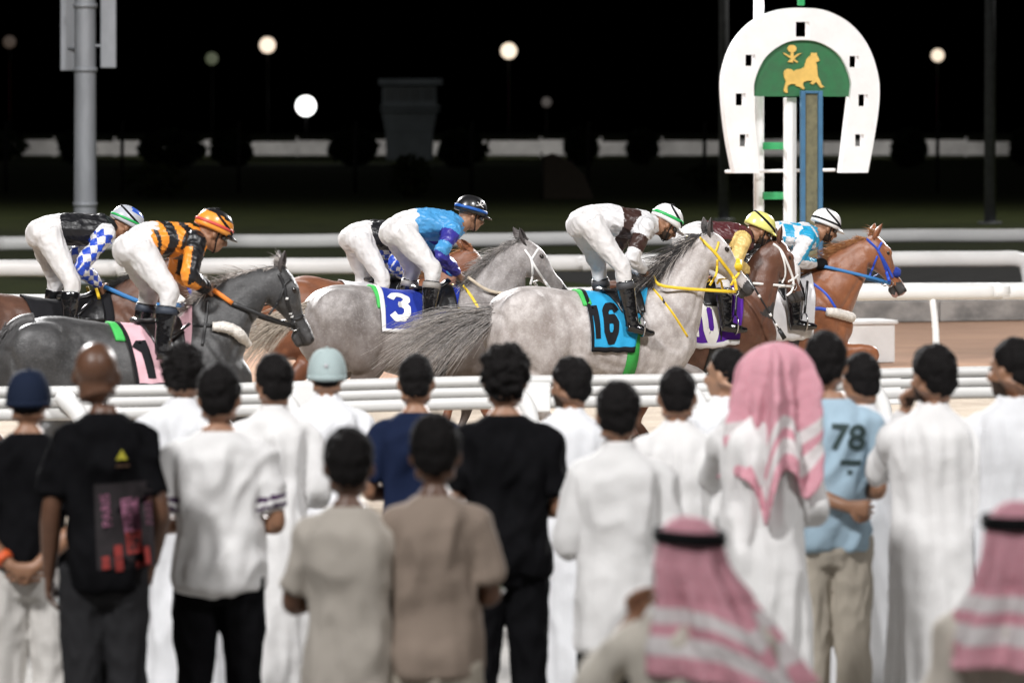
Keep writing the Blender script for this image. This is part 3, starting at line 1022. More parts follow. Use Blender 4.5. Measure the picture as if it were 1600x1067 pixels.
    for sx in (-1, 1):
        S_, E_, Wr = armpts[sx]
        inn = K(sx * 0.09, -0.014, 1.40)
        if top_kind in ('tee',):
            e2 = S_.lerp(E_, 0.80)
            up.tube([inn, S_, S_.lerp(E_, 0.4), e2], [0.058 * k, 0.062 * k, 0.060 * k, 0.064 * k], sub=4, seg=14)
        else:
            w2 = E_.lerp(Wr, sleeve if sx == -1 else 0.93)
            up.tube([inn, S_, S_.lerp(E_, 0.5), E_, E_.lerp(Wr, 0.45), w2], [0.060 * k, 0.062 * k, 0.057 * k, 0.053 * k, 0.050 * k, 0.042 * k], sub=4, seg=14)
    co, fc, no = remesh(up, 0.0115, 3)
    co = relax(co, fc, np.ones(len(co)), 3)
    co = wrinkle(co + no * 0.006, no, 0.042 * k, (6.5, 6.5, 1.3) if top_kind == 'thobe' else (5.5, 5.5, 2.4), seed, True, 0.004, 17, axis=None if top_kind == 'thobe' else (0.35 * math.sin(seed * 2.1), 0, 1), inward=0.018, zfade=1.46 * k)
    co = relax(co, fc, np.ones(len(co)), 2)
    cls = None
    if stripe is not None:
        def cls(x, y, z):
            p = V((x, y, z))
            for sx in (-1, 1):
                dd, t, _, _ = seg_param(p, [armpts[sx][0], armpts[sx][1]])
                if dd < 0.085 * k and (0.58 < t < 0.645 or 0.71 < t < 0.765) and abs(x) > 0.155 * k:
                    return 1
            return 0
    shirt = mesh_from({'tee': 'shirt', 'thobe': 'robe', 'tunic': 'tunic', 'collar': 'shirt'}[top_kind], co, fc, wm, cls, None, root)
    tree = BVHTree.FromPolygons([tuple(map(float, c)) for c in co], fc)
    if bottom is not None:
        tr_ = MB()
        torso(tr_, [(0.80, 0.13, 0.11, 0), (0.86, 0.158, 0.118, -0.008), (0.95, 0.146, 0.108, -0.012), (1.0, 0.138, 0.100, -0.008)], 0.0)
        for sx in (-1, 1):
            tr_.tube([K(sx * 0.085, -0.004, 0.92), K(sx * 0.095, 0, 0.74), K(sx * 0.10, 0.008, 0.49), K(sx * 0.108, -0.01, 0.30), K(sx * 0.112, -0.008, 0.07)],
                     [0.098 * k, 0.094 * k, 0.076 * k, 0.072 * k, 0.066 * k], sub=4, seg=14)
        co, fc, no = remesh(tr_, 0.012, 2)
        co = wrinkle(co, no, 0.016 * k, (9, 9, 4), seed + 4, True)
        mesh_from('trousers', co, fc, [bottom], None, None, root)
    # ---- hair
    k = kh_
    if hair in ('short', 'fade', 'curly', 'high', 'beanie_under'):
        hm = MB()
        g = {'short': 0.008, 'fade': 0.003, 'curly': 0.020, 'high': 0.014, 'beanie_under': -0.012}[hair]
        hm.ell(P(0, -0.016, 0.030), ((0.079 + g) * k, (0.098 + g) * k, (0.094 + g) * k), B)
        hm.ell(P(0, -0.058, -0.015), ((0.064 + max(g, 0)) * k, (0.052 + max(g, 0) * 0.6) * k, (0.064 + max(g, 0) * 0.6) * k), B)
        if hair in ('high', 'curly'):
            hm.ell(P(0, 0.012, 0.082), (0.070 * k, 0.085 * k, 0.050 * k), B)
        # keep the face clear: cut everything in front of and below the hairline
        co, fc, no = remesh(hm, 0.006, 2)
        amp = {'short': 0.008, 'fade': 0.006, 'curly': 0.022, 'high': 0.018, 'beanie_under': 0.004}[hair]
        co2 = wrinkle(co, no, amp, (26, 26, 26), seed, False, amp * 0.45, 70)
        keep = []
        for q in fc:
            c = Bi @ (V(co[q[0]]) - hc) / k
            if c.y > 0.045 - max(0, (0.06 - c.z)) * 0.9 and c.z < 0.075:
                continue
            if abs(c.x) > 0.055 and c.z < -0.012 and c.y > -0.045:
                continue
            keep.append(q)
        mesh_from('hair', co2, keep, [hair_m or M_HAIR], None, None, root)
    k = kb
    PEOPLE.append(root)
    tag(root, label, 'person', group)
    return dict(root=root, K=K, P=P, k=k, hk=hk, B=B, hc=hc, tree=tree, shirt=shirt, arm=armpts)

def back_print(pd, x, z, rz=0.0, off=0.004):
    """function placing flat print (u right, v up in metres) on the back of the garment"""
    k = pd['k']
    c, s_ = math.cos(rz), math.sin(rz)
    def fn(u, v):
        xx, zz_ = x * k + u * c - v * s_, z * k + u * s_ + v * c
        hit = pd['tree'].ray_cast(V((xx, -1.0, zz_)), V((0, 1, 0)))
        y = hit[0].y if hit[0] is not None else -0.13 * k
        return V((xx, y - off, zz_))
    return fn
def print_patch(name, pd, x, z, w_, h_, rz, material, off=0.003, n=8, parent=None):
    fn = back_print(pd, x, z, rz, off)
    mb = MB()
    for i in range(n + 1):
        for j in range(n + 1):
            mb.v.append(tuple(fn(-w_ / 2 + w_ * i / n, -h_ / 2 + h_ * j / n)))
    for i in range(n):
        for j in range(n):
            a = i * (n + 1) + j
            mb.f.append((a, a + n + 1, a + n + 2, a + 1))
    return build(name, mb, material, parent or pd['shirt'])

def baseball_cap(pd, m, m_badge=None):
    P, k, B, root = pd['P'], pd['k'], pd['B'], pd['root']
    mb = MB()
    rings = []
    for t in np.linspace(0, 1, 9):
        ang = t * math.pi / 2
        z = -0.012 + 0.130 * math.sin(ang)
        rr = math.cos(ang) ** 0.7
        rings.append([P(0.093 * rr * math.cos(a), -0.014 + 0.110 * rr * math.sin(a), z - (0.022 * max(0, -math.sin(a)) * (1 - t))) for a in np.linspace(0, 2 * math.pi, 24, endpoint=False)])
    rings = [[P(0.088 * math.cos(a), -0.014 + 0.105 * math.sin(a), -0.012 - 0.022 * max(0, -math.sin(a))) for a in np.linspace(0, 2 * math.pi, 24, endpoint=False)]] + rings
    mb.ring_loft(rings)
    # the back of the crown comes down over the nape
    cap = build('cap', mb, m, root)
    mb = MB()
    rings = []
    for a in np.linspace(-1.1, 1.1, 13):
        r0, r1 = 0.09, 0.165 - 0.02 * abs(a)
        rings.append([P(r0 * math.sin(a) * 0.95, r0 * math.cos(a), 0.012), P(r1 * math.sin(a) * 0.62, r1 * math.cos(a), 0.0), P(r1 * math.sin(a) * 0.62, r1 * math.cos(a), -0.004), P(r0 * math.sin(a) * 0.95, r0 * math.cos(a), 0.006)])
    mb.ring_loft(rings)
    build('peak', mb, m, cap)
    mb = MB(); mb.ell(P(0, -0.014, 0.119), (0.008 * k,) * 3, seg=8, nr=6)
    build('button', mb, m, cap)
    mb = MB()
    mb.tube([P(0.094 * math.sin(a), -0.014 - 0.112 * math.cos(a), -0.018) for a in np.linspace(-1.3, 1.3, 12)], [(0.012 * k, 0.003 * k)] * 12, sub=1, seg=6, side=B @ V((0, 0, 1)))
    build('strap', mb, m, cap)
    if m_badge is not None:
        mb = MB(); mb.ell(P(0, -0.118, 0.04), (0.011 * k, 0.004 * k, 0.012 * k), B, seg=10, nr=6)
        build('badge', mb, m_badge, cap)

C_WHITE = cloth('white_cotton', (0.72, 0.715, 0.71))
C_WHITE2 = cloth('white_cotton_cool', (0.70, 0.71, 0.73))
C_OFFW = cloth('cream_cotton', (0.60, 0.56, 0.49))
C_BEIGE = cloth('beige_cotton', (0.42, 0.385, 0.34))
C_TAUPE = cloth('taupe_cotton', (0.27, 0.215, 0.175))
C_NAVY = cloth('navy_cotton', (0.007, 0.013, 0.038))
C_BLACK = mat('black_tee', (0.006, 0.006, 0.007), rough=0.9, spec=0.04, var=0.3, vscale=9)
C_GREYP = cloth('charcoal_cotton', (0.022, 0.022, 0.024))
C_LBLUE = cloth('pale_blue_cotton', (0.33, 0.45, 0.54))
C_KHAKI = cloth('khaki_cotton', (0.40, 0.36, 0.30))
C_JEANW = cloth('white_denim', (0.62, 0.60, 0.57))
C_PURPLE = cloth('purple_stripe', (0.055, 0.02, 0.07))
C_TEAL = cloth('pale_teal_cap', (0.36, 0.44, 0.44))
C_NAVYCAP = cloth('navy_cap', (0.010, 0.016, 0.035))

def ghutra_mat():
    m = bpy.data.materials.new('red_white_check_cloth')
    m.use_nodes = True
    t = m.node_tree
    b = t.nodes['Principled BSDF']
    b.inputs['Roughness'].default_value = 0.85
    tc = t.nodes.new('ShaderNodeTexCoord')
    ck = t.nodes.new('ShaderNodeTexChecker')
    ck.inputs['Scale'].default_value = 110
    t.links.new(tc.outputs['UV'], ck.inputs['Vector'])
    ck.inputs['Color1'].default_value = (0.56, 0.15, 0.22, 1)
    ck.inputs['Color2'].default_value = (0.68, 0.45, 0.49, 1)
    sp = t.nodes.new('ShaderNodeSeparateXYZ')
    t.links.new(tc.outputs['UV'], sp.inputs[0])
    # white woven border bands near the hem
    wv = t.nodes.new('ShaderNodeValToRGB')
    e = wv.color_ramp.elements
    e[0].position, e[0].color = 0.0, (0, 0, 0, 1)
    e[1].position, e[1].color = 0.985, (0, 0, 0, 1)
    for p, v in ((0.60, 0), (0.61, 1), (0.69, 1), (0.70, 0), (0.76, 0), (0.77, 1), (0.87, 1), (0.88, 0)):
        q = e.new(p); q.color = (v, v, v, 1)
    wv.color_ramp.interpolation = 'LINEAR'
    t.links.new(sp.outputs['Y'], wv.inputs['Fac'])
    mx = t.nodes.new('ShaderNodeMix')
    mx.data_type = 'RGBA'
    t.links.new(wv.outputs[0], mx.inputs[0])
    t.links.new(ck.outputs['Color'], mx.inputs[6])
    mx.inputs[7].default_value = (0.66, 0.62, 0.62, 1)
    t.links.new(mx.outputs[2], b.inputs['Base Color'])
    n = t.nodes.new('ShaderNodeTexNoise'); n.inputs['Scale'].default_value = 25
    t.links.new(tc.outputs['Object'], n.inputs['Vector'])
    bp = t.nodes.new('ShaderNodeBump'); bp.inputs['Strength'].default_value = 0.4; bp.inputs['Distance'].default_value = 0.02
    t.links.new(n.outputs['Fac'], bp.inputs['Height'])
    t.links.new(bp.outputs[0], b.inputs['Normal'])
    return m
M_GHUTRA = ghutra_mat()

def ghutra(pd, length, spread, skew=0.0, dome=1.0, *, xs=1.0, agal=True, fold=7, amp=0.02, tails=None, seed=1, tilt=0.0, span=3.5):
    return ghutra_(pd, length, spread, skew, agal, fold, amp, tails, seed, tilt, span, xs)
def ghutra_(pd, length, spread, skew=0.0, agal=True, fold=7, amp=0.02, tails=None, seed=1, tilt=0.0, span=3.5, xs=1.0):
    """square head cloth: dome over the skull, then folds falling on shoulders and back"""
    P, k, root = pd['P'], pd['k'], pd['root']
    NA, NV = 84, 52
    mb = MB()
    uv = []
    for i in range(NA + 1):
        a = -span / 2 + span * i / NA + math.pi / 1 * 0     # 0 = straight back
        for j in range(NV + 1):
            v = j / NV
            L = length * (1 + (tails(a) if tails else 0))
            dist = v * (0.17 + L)
            if dist < 0.17:
                q = dist / 0.17 * math.pi / 2
                r = 0.101 * math.sin(q) ** 0.85
                z = 0.118 * math.cos(q) + 0.012
            else:
                e = (dist - 0.17)
                r = 0.101 + 0.02 * min(1, e / 0.1) + spread * 1.35 * max(0, e - 0.13) ** 0.95
                z = 0.012 - e * (0.97 - 0.15 * min(1, spread))
            w_ = max(0, min(1, (dist - (0.12 if xs == 1.0 else 0.02)) / 0.2))
            f = amp * w_ * (math.sin(a * fold + 2.3 * noise.noise(V((a * 1.3, v * 2.2, seed)))) + 0.7 * math.sin(a * fold * 1.9 + seed + v * 2))
            f += 0.012 * w_ * noise.noise(V((a * 5, v * 9, seed + 4)))
            r += 0.006 + (f if f > 0 else f * max(0.0, min(1.0, (dist - 0.17) / 0.25)))
            x = r * math.sin(a) * 0.95 * (1 + (xs - 1) * min(1, dist / 0.1) * max(0.0, 1 - max(0, dist - 0.1) * 2.2)) + skew * max(0, dist - 0.2)
            y = -0.012 - r * math.cos(a)
            mb.v.append(tuple(P(x, y, z + tilt * x)))
            uv.append((a / 3.5 * 1.0 + 0.5, v))
    for i in range(NA):
        for j in range(NV):
            a = i * (NV + 1) + j
            mb.f.append((a, a + NV + 1, a + NV + 2, a + 1))
    me = mb.mesh('head_cloth')
    ul = me.uv_layers.new(name='UVMap')
    for lp in me.loops:
        ul.data[lp.index].uv = uv[lp.vertex_index]
    o = link('head_cloth', me, M_GHUTRA, root)
    md = o.modifiers.new('thick', 'SOLIDIFY')
    md.thickness = 0.004
    md.offset = 1
    if agal:
        for dz in (0.062, 0.082):
            mb = MB()
            n = 28
            rings = []
            for q in range(n):
                t = 2 * math.pi * q / n
                c = P(0.1 * math.cos(t), -0.012 + 0.112 * math.sin(t), dz + tilt * 0.1 * math.cos(t))
                out = (c - P(0, -0.012, dz)).normalized()
                rings.append([c + out * (0.011 * k * math.cos(w2)) + V((0, 0, 1)) * (0.011 * k * math.sin(w2)) for w2 in np.linspace(0, 2 * math.pi, 8, endpoint=False)])
            mb.ring_loft(rings, closed=True)
            build('head_cord', mb, M_BLACKCLOTH, root)
    return o

# ---- the people, front row to back row
p1 = person('spectator in navy cap, black shirt and white jeans with an orange wristband', 45, 572, 380, 'brown', C_BLACK, 'tee', C_JEANW, 'beanie_under', ('behind', 'behind'), seed=1, hem=0.93)
baseball_cap(p1, C_NAVYCAP)
mb = MB()
wa = p1['arm'][-1]
c0 = wa[1].lerp(wa[2], 0.78); ax = (wa[2] - wa[1]).normalized()
mb.tube([c0 - ax * 0.016, c0, c0 + ax * 0.016], [0.037, 0.038, 0.037], sub=1, seg=16)
build('wristband', mb, mat('orange_band', (0.75, 0.12, 0.03), rough=0.5), p1['root'])

p2 = person('bald spectator in a black printed tee and charcoal trousers', 164, 534, 397, 'dark', C_BLACK, 'tee', C_GREYP, 'bald', ('down', 'pocket'), seed=2, build_k=0.80, hem=0.84, hx=-0.035)
M_PINK = mat('print_pink', (0.27, 0.10, 0.17), rough=0.8, var=0.3, vscale=40)
M_RED = mat('print_red', (0.24, 0.022, 0.018), rough=0.8, var=0.4, vscale=40)
M_GREYPRINT = mat('print_grey', (0.010, 0.006, 0.008), rough=0.8, var=0.5, vscale=30)
M_YELLOW = mat('print_yellow', (0.42, 0.38, 0.03), rough=0.8)
print_patch('print_panel', p2, 0.085, 1.085, 0.225, 0.33, 0.06, M_GREYPRINT)
print_patch('print_bar', p2, 0.105, 1.12, 0.062, 0.135, 0.12, M_PINK, off=0.006)
print_patch('print_bar', p2, 0.118, 1.020, 0.060, 0.085, 0.12, M_RED, off=0.0062)
print_on('lettering', text_mesh('RIYADH', 0.056), back_print(p2, 0.110, 1.085, R(97), 0.009), M_GREYPRINT, p2['shirt'])
print_on('lettering', text_mesh('PARIS', 0.052), back_print(p2, 0.018, 1.14, R(97), 0.006), M_PINK, p2['shirt'])
print_on('lettering', text_mesh('PARIS', 0.045), back_print(p2, 0.175, 1.14, R(97), 0.006), mat('print_dim', (0.13, 0.05, 0.08), rough=0.8), p2['shirt'])
for (dx, dz, w_, h_) in ((0.065, 0.965, 0.03, 0.10), (0.02, 0.95, 0.03, 0.05), (0.165, 0.975, 0.03, 0.07), (0.14, 0.935, 0.03, 0.03)):
    print_patch('print_block', p2, dx, dz, w_, h_, 0.1, M_RED, off=0.0064, n=3)
tri = MB()
fn = back_print(p2, 0.075, 1.345, 0.0, 0.006)
tri.v += [tuple(fn(-0.022, -0.018)), tuple(fn(0.022, -0.018)), tuple(fn(0, 0.022))]; tri.f.append((0, 1, 2))
build('print_triangle', tri, M_YELLOW, p2['shirt'])
print_patch('print_line', p2, 0.078, 1.305, 0.05, 0.010, 0.0, mat('print_brown', (0.14, 0.08, 0.05), rough=0.8), n=3, off=0.005)

person('bushy-haired spectator in white robe between the bald man and the striped tee', 285, 537, 350, 'brown', C_WHITE2, 'thobe', None, 'high', ('front', 'front'), seed=3, yaw=0.1)
person('spectator in a white tee with two purple stripes on each sleeve and black trousers', 342, 566, 387, 'brown', [C_WHITE, C_PURPLE], 'tee', C_BLACK, 'short', ('front', 'front'), seed=4, stripe=True, hem=0.84, build_k=1.0)
person('spectator in a white robe standing just right of the purple-striped tee', 427, 551, 352, 'brown', C_WHITE, 'thobe', None, 'short', ('front', 'front'), seed=5, yaw=0.35)
p6 = person('spectator in a pale teal cap and white robe', 511, 540, 332, 'brown', C_WHITE2, 'thobe', None, 'beanie_under', ('front', 'front'), seed=6)
baseball_cap(p6, C_TEAL, mat('cap_badge', (0.5, 0.5, 0.52), rough=0.4))
person('spectator in a navy tee behind the taupe shirt', 650, 551, 347, 'brown', C_NAVY, 'tee', C_BLACK, 'fade', ('front', 'front'), seed=7, build_k=0.92)
person('spectator in a light beige tee with bent arms, nearest of the left group', 545, 666, 462, 'dark', C_BEIGE, 'tee', C_BEIGE, 'short', ('crossed', 'crossed'), seed=8, hem=0.72, build_k=0.83)
p9 = person('spectator in a taupe tee and khaki trousers', 680, 645, 462, 'dark', C_TAUPE, 'tee', C_KHAKI, 'short', ('crossed', 'crossed'), seed=9, hem=0.86, build_k=0.79)
person('tall spectator dressed all in black with curly hair', 789, 541, 377, 'brown', C_BLACK, 'tee', C_BLACK, 'curly', ('front', 'front'), seed=10, build_k=0.95, hem=0.84)
person('bearded spectator in a white robe beside the tall one in black', 890, 556, 347, 'brown', C_WHITE2, 'thobe', None, 'short', ('front', 'front'), seed=11, yaw=0.7, beard=True)
person('spectator in a long white tunic over black trousers', 966, 594, 402, 'brown', C_WHITE, 'tunic', C_BLACK, 'short', ('front', 'front'), seed=12, hem=0.70)
person('spectator in a white robe right of the one in tunic and black trousers', 1058, 571, 366, 'brown', C_WHITE, 'thobe', None, 'fade', ('front', 'front'), seed=13, build_k=0.9)
person('white-robed spectator with face in profile, just left of the pink head cloth', 1134, 541, 332, 'tan', C_WHITE2, 'thobe', None, 'fade', ('front', 'front'), seed=14, yaw=1.0)
p15 = person('white-robed spectator in a loose pink checked head cloth without cord', 1192, 536, 388, 'brown', C_WHITE, 'thobe', None, 'none', ('face', 'front'), seed=15, yaw=-0.15, build_k=0.86, hx=0.035)
ghutra(p15, 0.40, 0.15, 0.03, xs=1.22, agal=False, fold=6, amp=0.034, tails=lambda a: 0.50 * math.exp(-((a + 0.12) / 0.22) ** 2) + 0.32 * math.exp(-((a - 0.95) / 0.28) ** 2) - 0.08, seed=5, tilt=0.16)
p16 = person('spectator in pale blue shirt marked 78, arm bent behind the back', 1301, 517, 364, 'brown', C_LBLUE, 'tee', C_KHAKI, 'short', (((0.245, -0.10, 1.14), (-0.09, -0.20, 1.06), (-1, -0.05, -0.15), (0, 1, 0), 0.9), 'front'), seed=16, hem=0.87, rot=-0.12, hx=-0.03, build_k=0.80)
M_DKGREEN = mat('print_dark_green', (0.03, 0.055, 0.055), rough=0.8)
print_on('number_78', text_mesh('78', 0.150, 0.004), back_print(p16, 0.070, 1.335, R(-4), 0.006), M_DKGREEN, p16['shirt'])
print_patch('print_line', p16, 0.081, 1.235, 0.085, 0.022, -0.05, M_DKGREEN, n=4, off=0.005)
print_patch('print_line', p16, 0.077, 1.195, 0.02, 0.018, -0.05, M_DKGREEN, n=2, off=0.005)
person('spectator in a white robe right behind the blue 78 shirt', 1345, 548, 352, 'brown', C_WHITE2, 'thobe', None, 'fade', ('front', 'front'), seed=17, yaw=0.3)
person('white-robed spectator with a hand at the chin, third from the right', 1457, 537, 372, 'brown', C_WHITE, 'thobe', None, 'short', ('face', 'down'), seed=18, yaw=0.55, beard=True)
person('spectator in a white robe cut by the right edge of the picture', 1582, 525, 372, 'brown', C_WHITE2, 'thobe', None, 'fade', ('front', 'front'), seed=19, yaw=0.8, beard=True)
p20 = person('spectator in cream and black-corded pink head cloth, arm raised, in front of white robes', 1078, 806, 560, 'brown', C_OFFW, 'thobe', None, 'none', (((0.315, 0.02, 1.24), (0.17, 0.09, 1.45), (-0.4, 0.2, 1), (-0.6, -0.8, 0), 0.8), 'front'), sleeve=0.25, seed=20, yaw=0.0, build_k=1.0)
ghutra(p20, 0.36, 0.34, 0.30, fold=5, amp=0.03, tails=lambda a: 0.30 * math.exp(-((a - 0.8) / 0.5) ** 2), seed=9, tilt=-0.06)
p21 = person('spectator in cream and black-corded pink head cloth, cut by the lower right corner', 1592, 782, 560, 'brown', C_OFFW, 'thobe', None, 'none', ('front', 'front'), seed=21, build_k=1.0)
ghutra(p21, 0.36, 0.36, 0.0, fold=5, amp=0.03, seed=13)
# green bottle held by the spectator in taupe
bt = at(765, 905, 455)
bo = empty('drink_bottle', bt + V((-0.03, 0, 0.035)))
bo.scale = (0.6, 0.6, 0.6)
mb = MB(); mb.tube([(0, 0, 0), (0, 0, 0.1), (0.01, 0, 0.14), (0.012, 0, 0.165)], [0.03, 0.03, 0.02, 0.013], sub=4, seg=14)
build('bottle_body', mb, mat('green_plastic', (0.02, 0.30, 0.05), rough=0.2, var=0), bo)
mb = MB(); mb.tube([(0.012, 0, 0.163), (0.012, 0, 0.185)], [0.015, 0.015], sub=1, seg=12)
build('bottle_cap', mb, M_WPAINT, bo)
bo.rotation_euler = (0.0, 2.3, 0)
tag(bo, 'small green bottle beside the taupe tee', 'bottle')
# ================================================================== horses and jockeys
class Frame:
    """local frame of a horse: x ahead, y to its left (away from the camera), z up"""
    def __init__(self, px, s, th=TH):
        self.c, self.s_ = math.cos(th), math.sin(th)
        self.th = th
        self.O = V(((px - 800) / s, F / s, 0))
    def loc(self, px, py, y=0.0):
        t = (px - 800) / F
        x = (t * (self.O.y + y * self.c) - self.O.x + y * self.s_) / (self.c - t * self.s_)
        Y = self.O.y + x * self.s_ + y * self.c
        return V((x, y, CH - (py - HZ) / F * Y))

TRUNK = [(-0.865, 1.25, 1.06, 0.07), (-0.83, 1.34, 0.98, 0.14), (-0.76, 1.425, 0.90, 0.215), (-0.65, 1.485, 0.85, 0.262), (-0.52, 1.515, 0.84, 0.275), (-0.38, 1.505, 0.845, 0.265), (-0.22, 1.475, 0.84, 0.262),
         (-0.05, 1.45, 0.80, 0.278), (0.12, 1.44, 0.765, 0.285), (0.28, 1.46, 0.745, 0.272), (0.40, 1.495, 0.745, 0.25), (0.50, 1.49, 0.765, 0.235), (0.60, 1.43, 0.80, 0.222), (0.69, 1.34, 0.86, 0.195), (0.76, 1.22, 0.94, 0.13)]
HEAD = [(0.00, 0.040, -0.095, 0.060), (0.10, 0.066, -0.150, 0.080), (0.22, 0.078, -0.178, 0.093), (0.34, 0.076, -0.172, 0.096), (0.46, 0.062, -0.130, 0.078), (0.58, 0.050, -0.095, 0.062), (0.70, 0.044, -0.076, 0.054),
        (0.82, 0.048, -0.068, 0.055), (0.92, 0.046, -0.062, 0.054), (0.98, 0.030, -0.052, 0.043), (1.01, 0.010, -0.035, 0.028)]
GALLOP = {   # leg joints (x, z) hip/stifle/hock/fetlock/hoof, shoulder/elbow/knee/fetlock/hoof
    'a': dict(hn=[(-0.58, 1.18), (-0.40, 0.94), (-0.70, 0.60), (-0.72, 0.28), (-0.66, 0.10)], hf=[(-0.55, 1.18), (-0.28, 0.93), (-0.38, 0.56), (-0.08, 0.36), (0.02, 0.24)],
              fn=[(0.56, 1.15), (0.46, 0.92), (0.74, 0.66), (0.66, 0.36), (0.60, 0.24)], ff=[(0.58, 1.15), (0.52, 0.92), (0.90, 0.80), (1.05, 0.48), (1.12, 0.34)]),
    'b': dict(hn=[(-0.58, 1.18), (-0.34, 0.95), (-0.52, 0.58), (-0.30, 0.28), (-0.22, 0.12)], hf=[(-0.6, 1.18), (-0.46, 0.93), (-0.80, 0.66), (-0.98, 0.36), (-0.98, 0.22)],
              fn=[(0.56, 1.15), (0.50, 0.90), (0.96, 0.87), (0.86, 0.55), (0.72, 0.52)], ff=[(0.56, 1.15), (0.45, 0.90), (0.52, 0.55), (0.42, 0.22), (0.46, 0.05)]),
}
M_MUZZLE = mat('muzzle_skin', (0.045, 0.042, 0.042), rough=0.55, var=0.3, vscale=25)
M_PINKNOSE = mat('pink_muzzle', (0.45, 0.27, 0.24), rough=0.55, var=0.3, vscale=25)
M_HOOF = mat('hoof', (0.05, 0.045, 0.04), rough=0.5)
M_NOSTRIL = mat('nostril', (0.01, 0.008, 0.008), rough=0.6, var=0)

def hair_strands(mb, roots, dirs, lens, rnd, seg=7, w0=0.006, droop=0.25, wave=0.03, spread=0.15, clumps=26):
    """hair as thin tapering strands that gather in waving locks"""
    lock = [(V((rnd.gauss(0, spread), rnd.gauss(0, spread * 0.5), rnd.gauss(0, spread))), rnd.uniform(0, 6.28), rnd.uniform(0.7, 1.6), rnd.uniform(0.8, 1.15)) for _ in range(clumps)]
    for r_, d_, L in zip(roots, dirs, lens):
        p = V(r_)
        lo, ph, fq, ll = lock[rnd.randrange(clumps)]
        d = V(d_).normalized()
        d = (d + lo + V((rnd.gauss(0, spread), rnd.gauss(0, spread), rnd.gauss(0, spread))) * 0.28).normalized()
        pts = [p.copy()]
        ph2 = ph + rnd.gauss(0, 0.35)
        for j in range(seg):
            wv = wave * (0.4 + 1.4 * j / seg)
            d = (d + V((0, 0, -droop / seg)) + V((0, wv * math.sin(ph2 + j * fq), wv * math.cos(ph2 * 1.7 + j * fq * 1.1)))).normalized()
            p = p + d * (L * ll / seg)
            pts.append(p.copy())
        ww = w0 * rnd.uniform(0.5, 1.3)
        b = len(mb.v)
        for j, q in enumerate(pts):
            t = (pts[min(j + 1, seg)] - pts[max(j - 1, 0)]).normalized()
            sd = t.cross(V((0, 1, 0)))
            sd = sd.normalized() if sd.length > 1e-3 else V((0, 0, 1))
            w_ = ww * (1 - 0.85 * j / seg)
            mb.v += [tuple(q + sd * w_), tuple(q + V((0, -w_ * 0.7, 0))), tuple(q - sd * w_)]
        for j in range(seg):
            for e in range(3):
                e2 = (e + 1) % 3
                mb.f.append((b + j * 3 + e, b + j * 3 + e2, b + j * 3 + 3 + e2, b + j * 3 + 3 + e))

def paint_strands(o, seg, rnd, share):
    """second hair colour towards the tips of some strands"""
    me = o.data
    idx = []
    for i in range(len(me.polygons) // (3 * seg)):
        st = rnd.uniform(0.2, 1.2) if rnd.random() < share + 0.3 else 2
        for j in range(seg):
            idx += [1 if j / seg > st else 0] * 3
    me.polygons.foreach_set('material_index', idx)

